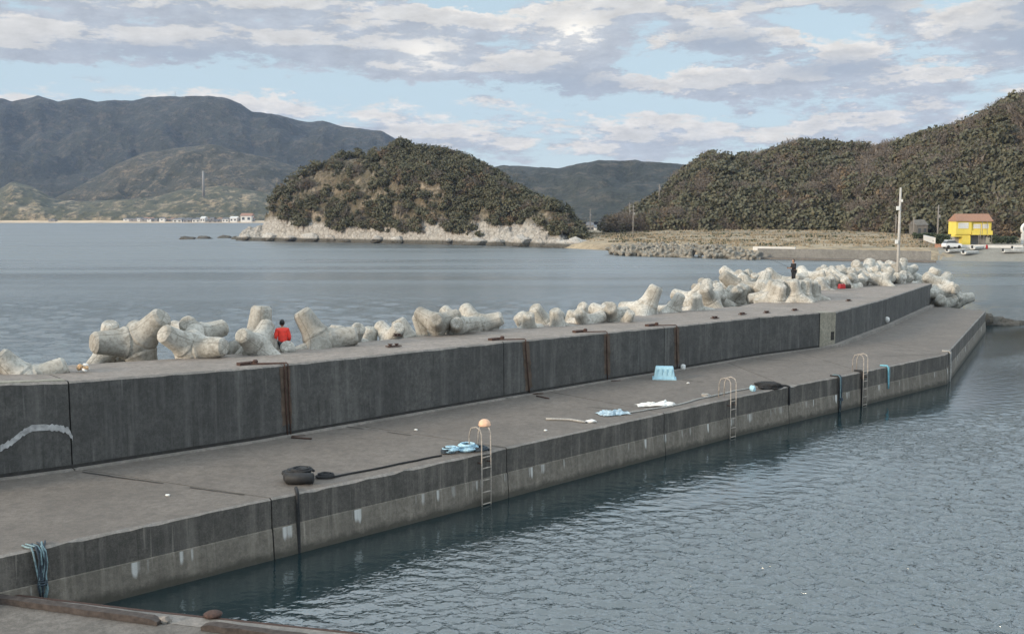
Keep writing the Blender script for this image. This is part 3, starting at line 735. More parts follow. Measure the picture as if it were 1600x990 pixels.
# ------------------------------------------------------------ tetrapods
def tetra_mesh(name, n, rings):
    """four tapered legs with bevelled flat ends, filleted into a rounded hub"""
    dirs = [Vector((0, 0, 1))]+[Vector((math.cos(a)*.943, math.sin(a)*.943, -1/3)) for a in (0, R(120), R(240))]
    q = MB()
    for d in dirs:
        rot = Vector((0, 0, 1)).rotation_difference(d).to_matrix()
        prof = [(.60, .0), (.70, .42)]+[(.47+.13*(1-(k/rings))+.10*max(0, 1-(k/rings)*3.2)**2, .55+1.19*k/rings) for k in range(rings+1)]+[(.36, 1.86), (.02, 1.875)]
        q.lathe(prof, n=n, rot=rot)
    b = bmesh.new(); bmesh.ops.create_icosphere(b, subdivisions=3, radius=.83)
    q.add([v.co.copy() for v in b.verts], [tuple(v.index for v in f.verts) for f in b.faces]); b.free()
    me = q.mesh(name, [M['tetra']], True)
    b = bmesh.new(); b.from_mesh(me); bmesh.ops.recalc_face_normals(b, faces=b.faces)
    for e in b.edges:
        if len(e.link_faces) == 2 and e.calc_face_angle(0) > R(24): e.smooth = False
    b.to_mesh(me); b.free()
    for v in me.vertices:
        c = v.co; v.co = c*(1+.014*noise.noise(c*2.5)+.008*noise.noise(c*8))
    return me
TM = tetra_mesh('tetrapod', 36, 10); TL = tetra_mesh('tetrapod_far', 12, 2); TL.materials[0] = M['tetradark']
def roll_for(d, d2):
    d = Vector(d).normalized(); d2 = Vector(d2).normalized(); best = (-9, 0)
    for k in range(48):
        a = R(120)*k/48; q = Vector((0, 0, 1)).rotation_difference(d) @ Quaternion((0, 0, 1), a)
        m_ = max((q @ Vector((math.cos(b)*.943, math.sin(b)*.943, -1/3))).dot(d2) for b in (0, R(120), R(240)))
        best = max(best, (m_, a))
    return best[1]
def tet(loc, d, roll=0., sc=1., label='', group=None, me=None):
    """tetrapod whose first leg points along d"""
    o = bpy.data.objects.new('tetrapod', me or TM); C.objects.link(o)
    q = Vector((0, 0, 1)).rotation_difference(Vector(d).normalized()) @ Quaternion((0, 0, 1), roll)
    o.rotation_mode = 'QUATERNION'; o.rotation_quaternion = q; o.location = loc; o.scale = (sc,)*3
    return tag(o, label, 'tetrapod', group)
G1 = 'concrete tetrapods behind the parapet'
NEAR = [  # u, v of the tip of the visible leg, distance of the tip, leg direction, roll, scale, label
 (3, 557, 28.5, (-.3, -.1, .35), .4, .9, 'low pale tetrapod leg cut off by the left frame edge'),
 (172, 505, 34.5, (.15, -.3, .75), .2, .9, 'dark brown stained tetrapod leg behind the big lying tetrapod at far left'),
 (250, 494, 33.6, (.75, -.25, .66), (-1, -.45, -.22), 1.18, 'big lying tetrapod at far left with its stained blunt end pointing left'),
 (294, 502, 34.5, (.05, -.75, .45), .6, .95, 'blunt round tetrapod end peeping out just right of the biggest lying tetrapod'),
 (345, 537, 33.2, (.85, -.2, .06), (-.3, 0, -1), 1., 'low smooth tetrapod leg lying left of the tall leg beside the person in red'),
 (408, 484, 36.0, (.10, .05, 1), (-1, .3, -.3), 1.15, 'tall upright tetrapod leg left of the person in red'),
 (380, 520, 33.6, (-.25, -.75, .42), (.1, .3, 1), .85, 'short blunt tetrapod leg in front of the tall upright one by the red jacket'),
 (474, 490, 36.5, (-.45, -.1, .8), .3, 1.1, 'leaning tetrapod leg right of the person in red'),
 (449, 541, 34.9, (.1, -.6, .5), 1.0, .78, 'low brownish tetrapod end at the feet of the person in red'),
 (560, 512, 38.5, (.35, -.4, .5), .8, .85, 'isolated small tetrapod tip left of the gap in the row'),
 (622, 512, 40.0, (.25, -.5, .4), .2, .85, 'low tetrapod tip just left of the twin round ends'),
 (655, 494, 41.5, (-.25, -.15, .62), .2, .95, 'leaning pale tetrapod leg behind the left one of the twin round ends'),
 (682, 498, 40.0, (.05, -.95, .25), .5, .85, 'left and slightly larger of the twin round tetrapod ends facing the camera'),
 (714, 503, 40.6, (.05, -.97, .2), .2, .8, 'right and smaller of the twin round tetrapod ends facing the camera'),
 (780, 496, 43.0, (.8, -.1, .25), .3, .95, 'lying tetrapod leg with dark shaded end right of the twin round ends'),
 (826, 492, 44.0, (.0, -.4, .7), .9, .8, 'small pale tetrapod tip right of the lying leg with the dark end'),
 (868, 486, 45.0, (-.15, -.3, .8), .2, .85, 'greyish rounded tetrapod tip left of the jumbled pair'),
 (905, 488, 46.0, (-.3, -.6, .5), .4, .85, 'brown stained tetrapod left of the round end below the tallest leg'),
 (955, 479, 47.0, (.0, -.8, .45), .4, .9, 'round bright tetrapod end two places left of the leaning pale leg'),
 (985, 488, 47.0, (.2, -.4, .6), 1.2, .7, 'squat brown tetrapod tip at the foot of the tall leaning pale leg'),
 (1024, 450, 52.0, (.42, -.05, .9), .5, 1.15, 'tall pale tetrapod leg leaning right in the middle of the row'),
 (1062, 461, 53.0, (.35, -.2, .85), 0., .9, 'ridged tetrapod leg just right of the tall leaning pale leg'),
 (1088, 462, 54.0, (-.1, -.4, .8), .3, .9, 'tetrapod with white bird stained top next to the ridged leg'),
]
for (u, v, Y, d, roll, sc, lab) in NEAR:
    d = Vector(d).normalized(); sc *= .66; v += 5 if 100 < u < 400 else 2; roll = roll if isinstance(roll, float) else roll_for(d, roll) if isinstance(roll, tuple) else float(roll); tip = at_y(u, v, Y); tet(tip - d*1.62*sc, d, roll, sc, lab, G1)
# the rest of the heap: filling behind the row and the far crowded end
tv = []
def backline(s, off):
    p, n, (zt, w) = LB.at(s); return p-n*(w+off), zt
rr = random.Random(11)
heap = 0
for s in np.arange(18, Sb[9]-1, 1.7):
    q, zt = backline(s, 1.3+rr.random()*1.2)
    if 1195 < 800+q.x/q.y*FPX < 1290: continue
    d = Vector((rr.uniform(-.6, .6), rr.uniform(-.7, .1), rr.uniform(.6, 1))).normalized(); sc = rr.uniform(.58, .74)
    tip = Vector((q.x, q.y, zt+rr.uniform(.0, .38)))
    tet(tip-d*1.6*sc, d, rr.uniform(0, 2), sc, 'low tetrapod tip showing just above the parapet edge in the row', 'low tetrapod tips along the parapet')
for s in np.arange(6, Sb[9]-2, 2.6):
    q, zt = backline(s, 2.6+rr.random()*1.0)
    tet((q.x, q.y, zt-2.7+rr.uniform(-.3, .2)), (rr.uniform(-1, 1), rr.uniform(-1, 1), rr.uniform(-.3, .6)), rr.uniform(0, 2), .95, 'partly hidden tetrapod low in the heap behind the parapet row', 'low hidden tetrapods behind the parapet')
top_tab = [(1095, 447, 452), (1120, 442, 462), (1160, 428, 455), (1200, 428, 450), (1240, 424, 446), (1290, 420, 440), (1330, 419, 436), (1400, 412, 434), (1425, 425, 436)]
k = 0
for u in np.arange(1100, 1422, 7.2):
    vt, vb = interp(top_tab, u); s0 = s_at(PB, Sb, 0)
    for lay in range(3):
        f_ = [.1, .5, .95][lay]+rr.uniform(-.15, .15); v = vt+(vb-vt)*f_
        Y = [75, 68, 62][lay]+ (u-1100)/320*[14, 16, 18][lay] + rr.uniform(-1.2, 1.2)
        uu = u+rr.uniform(-7, 7)
        near_ = 1205 < uu < 1280
        if near_: v = max(v, 442+rr.uniform(0, 9)); Y = rr.uniform(60, 66)
        d = Vector((rr.uniform(-.8, .8), rr.uniform(-1, .1), rr.uniform(.3 if lay == 0 else .05, 1))).normalized(); sc = rr.uniform(.62, .85)
        if near_: d = Vector((rr.uniform(-.3, .3), rr.uniform(-.6, -.1), 1)).normalized(); sc = .62
        tip = at_y(uu, v, Y)
        if tip.z-1.5*d.z < 0.3: continue
        tet(tip-d*1.5*sc, d, rr.uniform(0, 2), sc, 'pale tetrapod in the crowded heap near the far end of the breakwater', 'tetrapods heaped near the far end'); k += 1
END = [(1400, 413, 83, (-.2, -.1, 1), .85, 'upright tetrapod leg immediately left of the slender light pole'),
       (1462, 422, 80, (.35, -.15, .9), .95, 'tallest blunt tetrapod leg right of the slender pole'),
       (1447, 432, 79, (-.75, -.1, .45), .85, 'tetrapod leg sloping down left beside the tallest one by the pole'),
       (1490, 447, 78, (.6, -.3, .3), .8, 'tetrapod with dark underside beyond the corner of the parapet end'),
       (1470, 468, 77, (-.2, -.6, .3), .85, 'shaded low tetrapod tucked against the parapet end'),
       (1500, 462, 79, (.3, -.5, .4), .8, 'brown tetrapod low at the tip above the water'),
       (1519, 464, 80, (.9, -.1, .25), .8, 'rightmost tetrapod reaching over the water at the tip')]
for (u, v, Y, d, sc, lab) in END:
    d = Vector(d).normalized(); tip = at_y(u, v, Y); tet(tip-d*1.7*sc, d, rr.uniform(0, 2), sc, lab, 'tetrapods at the tip of the breakwater')
# far heap before the shore
for k in range(150):
    u = rr.uniform(962, 1192); f_ = (u-957)/238
    vt = 381+10*max(0, f_-.6)/.4*1.3; vb = 397+8*f_; z = rr.uniform(-.4, 1)
    h = rr.random(); hm = 1.5*(1-.75*max(0, f_-.7)/.3)*(1-.5*max(0, .15-f_)/.15)
    base_ = at_z(u, 399+7*f_, 0); p = base_+Vector((rr.uniform(-.5, .5), h*9, .1+hm*min(1, h*1.6)))
    d = Vector((rr.uniform(-1, 1), rr.uniform(-1, 1), rr.uniform(-.3, 1)))
    tet(p, d, rr.uniform(0, 2), .72, 'small grey tetrapod in the low far heap before the dry grass shore', 'grey tetrapods in the low far heap', TL)

# ------------------------------------------------------------ trees
def tree_arrays(seed, h, w, kind='leaf', n=260, ls=.42):
    r = random.Random(seed); mb = MB()
    lean = Vector((r.uniform(-.12, .12), r.uniform(-.12, .12), 1)); tp = h*(.45 if kind == 'leaf' else .8)
    pts = [lean*tp*k/4+Vector((r.uniform(-.1, .1), r.uniform(-.1, .1), 0))*k*.5 for k in range(5)]
    r0 = .03*h+.05; mb.tube([p-Vector((0, 0, .6)) if i == 0 else p for i, p in enumerate(pts)], [r0*(1-.18*i) for i in range(5)], 5, 0)
    cl = []
    for k in range(7 if kind == 'leaf' else 9):
        a = r.uniform(0, 6.28); rr_ = w/2*r.uniform(.25, .8); z = h*r.uniform(.38, .86); z -= .15*h*(rr_/(w/2))
        c = Vector((math.cos(a)*rr_, math.sin(a)*rr_, z))+lean*.0; cl.append(c)
        st = pts[min(4, 1+int(r.random()*4))]; mid = st.lerp(c, .5)+Vector((0, 0, -.05*h))
        mb.tube([st, mid, c], [r0*.45, r0*.32, r0*.14], 4, 0)
    cl.append(Vector((0, 0, h*.85)))
    T = mb
    for k in range(n):
        c = r.choice(cl); rad = w*(.27 if kind == 'leaf' else .30)
        dv = Vector((r.gauss(0, 1), r.gauss(0, 1), r.gauss(0, .8))); dv = dv.normalized()*rad*r.random()**.4
        dv.z *= .72
        p = c+dv
        if kind == 'leaf':
            ax = Vector((r.gauss(0, 1), r.gauss(0, 1), r.gauss(0, 1))).normalized(); bx_ = ax.orthogonal().normalized(); s = ls*r.uniform(.6, 1.3)
            nrm = (dv.normalized()*1.0+ax*.8).normalized(); a1 = nrm.orthogonal().normalized(); a2 = nrm.cross(a1)
            th = r.uniform(0, 6.28); e1 = (a1*math.cos(th)+a2*math.sin(th))*s; e2 = (a2*math.cos(th)-a1*math.sin(th))*s*.7
            T.face([p-e1, p-e2, p+e1*.9, p+e2], 1)
        else:
            q = p+(dv.normalized()+Vector((0, 0, .7))).normalized()*h*.13; s = (q-p).cross(Vector((r.gauss(0, 1), r.gauss(0, 1), 0))).normalized()*.045*ls/.42
            T.face([p-s, p+s, q+s*.4], 1)
            q2 = p+Vector((r.gauss(0, 1), r.gauss(0, 1), .4)).normalized()*h*.08; T.face([p-s, p+s, q2], 1)
    return mb
VAR = []
for i in range(5): VAR.append(('leaf', tree_arrays(100+i, 1., 1.0+.08*i, 'leaf', 330, .085)))
for i in range(4): VAR.append(('bare', tree_arrays(200+i, 1., .95, 'bare', 330, .42*.35)))
for i in range(2): VAR.append(('dry', tree_arrays(300+i, 1., .9, 'leaf', 200, .07)))
TMESH = []
for kd, mbv in VAR:
    TMESH.append((kd, mbv.mesh('tree', [M['bark'], {'leaf': M['leaf'], 'bare': M['twig'], 'dry': M['autumn']}[kd]])))
VA = []
for kd, me in TMESH:
    co = np.zeros(len(me.vertices)*3); me.vertices.foreach_get('co', co); VA.append((co.reshape(-1, 3), [tuple(p.vertices) for p in me.polygons], [p.material_index for p in me.polygons]))
def spot(kdw, r):
    x = r.random(); kd = 'leaf' if x < kdw[0] else ('bare' if x < kdw[0]+kdw[1] else 'dry')
    return r.choice([i for i, t in enumerate(TMESH) if t[0] == kd])
def merge(name, items, label, cat):
    V = []; Fc = []; Mi = []; ti = []; b = 0
    mats = [M['bark'], M['leaf'], M['twig'], M['autumn']]; mm = {'leaf': 1, 'bare': 2, 'dry': 3}
    for (idx, loc, rz, sx_, sz) in items:
        co, fs, mi = VA[idx]; c, s = math.cos(rz), math.sin(rz)
        A = np.empty_like(co); A[:, 0] = (co[:, 0]*c-co[:, 1]*s)*sx_+loc[0]; A[:, 1] = (co[:, 0]*s+co[:, 1]*c)*sx_+loc[1]; A[:, 2] = co[:, 2]*sz+loc[2]
        V.append(A); Fc += [tuple(b+i for i in f) for f in fs]; Mi += [0 if m == 0 else mm[TMESH[idx][0]] for m in mi]
        ti.append(np.full(len(co), random.random())); b += len(co)
    me = bpy.data.meshes.new(name); me.from_pydata(np.concatenate(V).tolist(), [], Fc)
    for m in mats: me.materials.append(m)
    me.polygons.foreach_set('material_index', Mi)
    at = me.attributes.new('tint', 'FLOAT', 'POINT'); at.data.foreach_set('value', np.concatenate(ti).astype(np.float32)); me.update()
    o = bpy.data.objects.new(name, me); C.objects.link(o); return tag(o, label, cat, kind='stuff')
def forest(sampler, N, nind, hrange, kdw, seed, labels, group, dens=None, stuffname='woodland', stufflabel='', tmax=1.03, wk=1.0, zmin=None):
    r = random.Random(seed); items = []
    for _ in range(N):
        a, t = r.random(), r.random()**(.8 if r.random() < .6 else 2.4)*tmax
        if dens and r.random() > dens(a, t): continue
        p = sampler(a, t); h = r.uniform(*hrange)
        if zmin and p.z < zmin(p): continue
        w = kdw(a, t) if callable(kdw) else kdw
        items.append((spot(w, r), p-Vector((0, 0, .25)), r.uniform(0, 6.28), h*r.uniform(.85, 1.25)*wk, h))
    items.sort(key=lambda q: -(q[4]/q[1].y)); ind, rest = items[:nind], items[nind:]
    for (idx, loc, rz, sx_, sz) in ind:
        kd, me = TMESH[idx]; o = bpy.data.objects.new('tree', me); C.objects.link(o); o.location = loc; o.rotation_euler = (0, 0, rz); o.scale = (sx_, sx_, sz)
        tag(o, labels[kd], 'tree', group[kd])
    if rest: merge(stuffname, rest, stufflabel, 'woodland')
def isl_d(a, t):
    u = 372+a*(955-372)
    if u < 425 or u > 908: return 0
    if t < .035+.05*noise.noise(Vector((u*.02, 0, 0))): return 0
    if u < 610 and t > .22 and noise.noise(Vector((u*.035, t*6, 4))) > -.20: return .13
    if 800 < u < 860 and t < .4: return .2
    return 1 if noise.noise(Vector((u*.02, t*4, 9))) < .30 else .22
forest(isl_s, 3400, 120, (1.1, 4.2), (.80, .12, .08), 21,
    {'leaf': 'dark evergreen tree on the steep rocky headland in the middle of the bay', 'bare': 'grey leafless tree on the steep rocky headland in the middle of the bay', 'dry': 'brownish dry leaved bush on the steep rocky headland in the middle'},
    {'leaf': 'evergreens on the middle headland', 'bare': 'leafless trees on the middle headland', 'dry': 'dry bushes on the middle headland'}, isl_d, 'woodland', 'dense dark scrub and trees covering the middle headland',
    zmin=lambda p: interp([(372, 8), (430, 7), (480, 5), (560, 2.2), (620, 1.0), (700, .7), (745, 1.0), (768, 6), (820, 5), (860, 2), (955, 1.2)], 800+p.x/p.y*FPX)[0]*(1+.6*noise.noise(Vector((p.x*.12, 0, 4)))))
def rh_d(a, t):
    u = 948+a*(1950-948)
    if u > 1700: return .35
    return 1 if noise.noise(Vector((u*.015, t*3, 2))) < .35 else .5
def rh_k(a, t):
    u = 948+a*(1950-948)
    g_ = noise.noise(Vector((u*.012, t*3.5, 12)))
    return (.80, .17, .03) if g_ < 0 else (.28, .60, .12)
forest(rh_s, 4400, 175, (3.2, 6.8), rh_k, 33,
    {'leaf': 'dark evergreen tree in the woods of the right headland', 'bare': 'grey leafless winter tree in the woods of the right headland', 'dry': 'brown leaved tree in the woods of the right headland'},
    {'leaf': 'evergreens on the right headland', 'bare': 'leafless trees on the right headland', 'dry': 'brown trees on the right headland'}, rh_d, 'woodland', 'dense mixed winter woodland covering the right headland', tmax=1.05)

def brush(a, t): return (.62, .2, .18)
forest(rh_s, 900, 0, (.9, 2.0), brush, 51, {'leaf': '', 'bare': '', 'dry': ''}, {'leaf': '', 'bare': '', 'dry': ''}, lambda a, t: 1, 'undergrowth', 'low mixed undergrowth along the foot of the right wooded slope', tmax=.14, wk=1.7)
def tufts():
    r = random.Random(8); mb = MB()
    for _ in range(3600):
        u = r.uniform(890, 1480); f_ = r.random(); k = 2+f_*6; k0 = int(k); y0, z0 = interp(GR[k0], u); y1, z1 = interp(GR[min(8, k0+1)], u); w = k-k0
        y = y0+(y1-y0)*w; z = z0+(z1-z0)*w; x = (u-800)/FPX*y*1.004
        nn = noise.noise(Vector((x*.05, y*.22, 5)))
        if nn < -.02 and r.random() < .8: continue
        hh = r.uniform(.15, .5)*(1.3 if nn > .2 else 1); g_ = 0 if r.random() < .86-nn*.5 else 1
        for q in range(5):
            a = r.uniform(0, 6.28); px, py = x+r.gauss(0, .5), y+r.gauss(0, .4); e = Vector((math.cos(a), math.sin(a), 0))*.22
            p = Vector((px, py, z)); mb.face([p-e, p+e, p+e*.4+Vector((r.gauss(0, .12), 0, hh))], g_)
    tag(mb.obj('dry_grass', [M['straw'], M['plants']]), 'dry straw coloured grass tufts over the far shore', 'grass', kind='stuff')
tufts()
# ------------------------------------------------------------ rocks
rr = random.Random(5)
for k in range(46):
    u = rr.uniform(376, 900); yb, = interp(isl_base, u); p = at_y(u, 338, yb+rr.uniform(-2, 6)); s = rr.uniform(1.5, 4.5)
    lump('boulder', M['rock'], (s*1.5, s, s*.9), 'pale jagged boulder at the waterline of the middle headland', 'boulder', (p.x, p.y, rr.uniform(.2, 1.2)), k, 2, 'pale boulders along the middle headland')
for i, (u, v, w, l) in enumerate([(292, 374, 4.2, 'leftmost low dark rock in the sea'), (318, 373, 4.8, 'low dark rock in the sea left of the pair nearest the headland'), (350, 372, 3.8, 'low dark rock in the sea between two others'), (368, 373.5, 2.6, 'low dark rock in the sea nearest the pale headland')]):
    p = at_z(u, v, 0); lump('sea_rock', M['darkrock'], (w*1.3, w*.7, 2.0), l, 'rock', (p.x, p.y, .1), i+60, 3, 'low rocks in the sea')
p = at_z(1548, 507, 0); lump('sea_rock', M['darkrock'], (4.2, 1.2, .9), 'flat dark rock in the water off the breakwater tip', 'rock', (p.x+.6, p.y, .1), 77, 3)
p = at_z(1544, 492, .8); lump('stone', M['darkrock'], (.8, .7, 1.0), 'small dark block beside the breakwater corner', 'rock', (p.x, p.y, .5), 78, 2)

# ------------------------------------------------------------ right shore things
sw = thing('seawall', 'low grey concrete seawall below the dry grass shore', 'seawall')
prev = None; ma = MB(); mb2 = MB()
for i in range(41):
    u = 1185+(1455-1185)*i/40; p = at_z(u, 404+(u-1185)*.02, 0); zt = 2.0-.0*i
    row = [Vector((p.x, p.y, -.5)), Vector((p.x, p.y+.25, zt)), Vector((p.x, p.y+.75, zt)), Vector((p.x, p.y+.8, zt-1.2))]
    row2 = [Vector((p.x, p.y-2.2, -.5)), Vector((p.x, p.y-2.2, .30)), Vector((p.x, p.y+.1, .34))]
    if prev:
        for k in range(3): ma.face([prev[0][k], row[k], row[k+1], prev[0][k+1]], 0, [(i, prev[0][k].z), (i+1, row[k].z), (i+1, row[k+1].z), (i, prev[0][k+1].z)])
        for k in range(2): mb2.face([prev[1][k], row2[k], row2[k+1], prev[1][k+1]])
    prev = (row, row2)
ma.obj('wall_face', M['shorecon'], sw); mb2.obj('toe_slab', M['fore'], sw)
# slipway right of the seawall
tag(strip_y('slipway', [r_ for r_ in GR[:4]], M['slip'], u0=1462, u1=1900, lift=.12, smooth=False), kind='structure')
def gz(u, y):
    ks = [interp(rw, u) for rw in GR]; return float(np.interp(y, [q[0] for q in ks], [q[1] for q in ks]))
def on_g(u, v, lift=.12):
    best = None
    for y in np.arange(183, 330, .25):
        z = gz(u, y)+lift; e = abs(338+(CAMZ-z)*FPX/y-v)
        if best is None or e < best[0]: best = (e, y, z)
    p = at_y(u, 338, best[1]); p.z = best[2]; return p
def bx(mb, x0, x1, y0, y1, z0, z1, mat=0): mb.box(((x0+x1)/2, (y0+y1)/2, (z0+z1)/2), (x1-x0, y1-y0, z1-z0), mat=mat)
def part(name, m, parent, boxes, **kw):
    mb = MB()
    for b in boxes: bx(mb, *b)
    o = mb.obj(name, m, parent, **kw); return o
# yellow house on stilts
Yh = 212; hb = at_y(1487, 383, Yh); sc_ = Yh/FPX
H = thing('house', 'bright yellow two storey house with faded red roof standing on the shore', 'house', (hb.x+.75, hb.y, 2.6)); H.scale = (.88, .62, 1)
wd = 64*sc_
hz = lambda v: at_y(1520, v, Yh).z-2.6
z_u = hz(366); z_e = hz(345); z_r = hz(334)
part('upper_wall', M['yellow'], H, [(0, wd*.43, 0, 6, z_u, z_e), (wd*.43, wd, 0.6, 6, z_u+.1, z_e)])
part('lower_wall', M['yellow'], H, [(-.15, wd*.42, .4, 3, hz(370), z_u), (wd*.20, wd*.42, .2, 3, -.6, hz(370))])
part('under_room', M['greywall'], H, [(wd*.1, wd*.95, 3.0, 5.6, -.6, z_u)])
mb = MB(); x0, x1, y0, y1 = -.12, wd+.10, -.35, 6.4
A = [(x0, y0, z_e), (x1, y0, z_e), (x1, y1, z_e), (x0, y1, z_e), (x0+.3, 2.4, z_r), (x1-.3, 2.4, z_r)]
A2 = [(a, b, c-.15) for a, b, c in A[:4]]
mb.add(A+A2, [(0, 1, 5, 4), (2, 3, 4, 5), (3, 0, 4), (1, 2, 5), (6, 7, 1, 0), (7, 8, 2, 1), (8, 9, 3, 2), (9, 6, 0, 3), (9, 8, 7, 6)]); mb.obj('roof', M['roofred'], H)
for (a, b, v0, v1, y) in [(.06, .34, 348, 357, -.02), (.50, .70, 350, 357, .58), (.74, .92, 350, 357, .58)]:
    w_ = part('window', M['white'], H, [(wd*a, wd*b, y-.06, y+.05, hz(v1), hz(v0))])
    part('pane', M['wallwhite'], w_, [(wd*a+.1, wd*(a+b)/2-.04, y-.075, y-.06, hz(v1)+.1, hz(v0)-.1), (wd*(a+b)/2+.04, wd*b-.1, y-.075, y-.06, hz(v1)+.1, hz(v0)-.1)])
part('balcony', M['yellow'], H, [(wd*.43, wd, -.5, -.42, z_u, z_u+.75), (wd*.43, wd, -.5, .6, z_u-.12, z_u)])
for xx in (.62, .76, .97): part('post', M['darkpole'], H, [(wd*xx, wd*xx+.12, -.45, -.33, -.6, z_u-.1)])
for xx in (.70, .84): part('post', M['darkpole'], H, [(wd*xx, wd*xx+.10, -.55, -.45, z_u, z_e-.05)])
mb = MB()
for k in range(7): mb.box((wd*.43+.35*k-.2, -.2, z_u-.9*k/2-.3), (.45, .7, .1))
# car
def car(u, v, z, label, rz=0.):
    p = on_g(u, v); t = thing('parked_car', label, 'car', p, rz); 
    b = MB(); prof = [(-1.75, .3), (-1.78, .75), (-1.6, .98), (-1.1, 1.05), (1.15, 1.0), (1.7, .85), (1.78, .5), (1.75, .3)]
    def ext(pr, w, w2=None):
        w2 = w2 or w; n_ = len(pr); b_ = MB(); V = [(x, -w/2 if z_ < 1.2 else -w2/2, z_) for x, z_ in pr]+[(x, w/2 if z_ < 1.2 else w2/2, z_) for x, z_ in pr]
        b_.add(V, [tuple(range(n_)), tuple(range(2*n_-1, n_-1, -1))]+[(i, n_+i, n_+(i+1) % n_, (i+1) % n_) for i in range(n_)]); return b_
    ext(prof, 1.5).obj('body', M['carpaint'], t)
    ext([(-1.6, .98), (-1.3, 1.50), (.2, 1.55), (.95, 1.02)], 1.44, 1.25).obj('windows', M['glass'], t)
    ext([(-1.32, 1.49), (-1.2, 1.60), (.1, 1.62), (.22, 1.54)], 1.3, 1.2).obj('roof', M['carpaint'], t)
    for x in (-1.15, 1.15):
        for y in (-.72, .72):
            w = MB(); w.lathe([(.2, -.09), (.3, -.09), (.31, 0), (.3, .09), (.2, .09)], (x, y, .30), 14, rot=Matrix.Rotation(R(90), 3, 'X')); w.obj('wheel', M['rubber'], t, smooth=True)
    return t
car(1489, 387.5, 2.7, 'small white car parked in front of the yellow house', R(8))
# small boats drawn up on the slipway
def boat(u, v, z, L, rz, label, m='boatwhite'):
    p = on_g(u, v); t = thing('boat', label, 'boat', p, rz, 'small white boats on the slipway'); b = MB(); N = 9; rows = []
    for i in range(N):
        f_ = i/(N-1); w = .62*(1-max(0, (f_-.45)/.55)**2.2)+.02; zs = .55+.25*max(0, f_-.4); x = L*(f_-.5)
        rows.append([(x, -w, zs), (x, -w*.75, .15), (x, 0, .02+.35*max(0, f_-.8)), (x, w*.75, .15), (x, w, zs), (x, w*.85, zs-.05), (x, 0, .28+.2*max(0, f_-.6)), (x, -w*.85, zs-.05)])
    V = [q for r_ in rows for q in r_]; b.add(V, [(i*8+k, (i+1)*8+k, (i+1)*8+(k+1) % 8, i*8+(k+1) % 8) for i in range(N-1) for k in range(8)]+[tuple(range(8)), tuple((N-1)*8+k for k in range(7, -1, -1))])
    b.obj('hull', M[m], t)
    b = MB(); b.box((-L*.15, 0, .48), (.28, 1.0, .05)); b.box((L*.15, 0, .5), (.28, .9, .05)); b.obj('thwart', M['greywall'], t)
    b = MB(); b.box((-L*.5-.12, 0, .55), (.25, .3, .5)); b.obj('outboard_motor', M['rubber'], t); return t
boat(1497, 394, 1.6, 4.6, R(20), 'white boat drawn up lowest on the slipway in front of the car')
boat(1520, 397, 1.35, 4.8, R(32), 'white boat angled up the slipway below the yellow house')
boat(1531, 389.5, 2.1, 4.2, R(35), 'white boat highest on the slipway right of the yellow house porch')
boat(1589, 394.5, 1.65, 5.0, R(8), 'white boat near the right frame edge beside the white arched sign')
boat(1603, 390, 2.1, 4.8, R(5), 'white boat cut by the right frame edge')
def pole(u, vb, vt, Y, label, r=.13, m='darkpole', arms=True, group=None):
    b = at_y(u, vb, Y); t_ = at_y(u, vt, Y); h = t_.z-b.z; t = thing('utility_pole', label, 'pole', b, 0, group)
    q = MB(); q.tube([(0, 0, -.5), (0, 0, h*.5), (0, 0, h)], [r, r*.85, r*.65], 10); q.obj('shaft', M[m], t, smooth=True)
    if arms:
        q = MB(); q.box((0, 0, h*.93), (1.5, .09, .09)); q.box((0, 0, h*.84), (1.1, .09, .09)); q.obj('crossarm', M[m], t)
        q = MB(); q.lathe([(.18, 0), (.2, .1), (.2, .5), (.12, .6)], (.3, 0, h*.70), 10); q.obj('transformer', M['greywall'], t)
    return t
PG = 'utility poles along the shore'
pole(1464, 387, 320, 208, 'utility pole with transformer left of the yellow house', .16, group=PG)
pole(1427, 372, 339, 250, 'thin grey pole before dark trees left of the small grey shed', .13, arms=False, group=PG)
pole(1399, 372, 335, 252, 'thin grey pole half hidden beside the breakwater light pole', .13, arms=False, group=PG)
pole(989, 372, 320, 262, 'utility pole at the left foot of the right headland', .14, group=PG)
pole(983, 366, 316, 330, 'distant utility pole just left of the one at the headland foot', .14, group=PG)
pole(1030, 312, 288, 345, 'short pole standing on the low shoulder of the right headland', .2, group=PG)
pole(922, 362, 326, 420, 'utility pole among the small houses between the headlands', .18, group=PG)
pole(1531, 384, 351, 209, 'thin dark pole in front of the yellow house balcony', .06, arms=False, group=PG)
# the light pole on the breakwater
b = at_z(1402, 438.5, 3.32); tt_ = at_y(1409, 293, b.y); hh = tt_.z-b.z
lp = thing('light_pole', 'tall slender grey pole standing on the far end of the breakwater', 'pole', b)
q = MB(); q.tube([(0, 0, -.3), (0, 0, hh*.5), (.0, 0, hh)], [.12, .10, .075], 12); q.obj('shaft', M['pole'], lp, smooth=True)
q = MB(); q.box((-.16, -.05, hh*.78), (.22, .2, .3)); q.box((.10, -.05, hh*.86), (.14, .14, .2)); q.obj('bracket', M['white'], lp)
q = MB(); q.box((-.2, -.1, hh*.42), (.2, .18, .28)); q.obj('junction_box', M['white'], lp)
q = MB(); q.lathe([(.26, -.1), (.26, .05), (.16, .09)], (0, 0, 0), 14); q.obj('base_plate', M['pole'], lp)
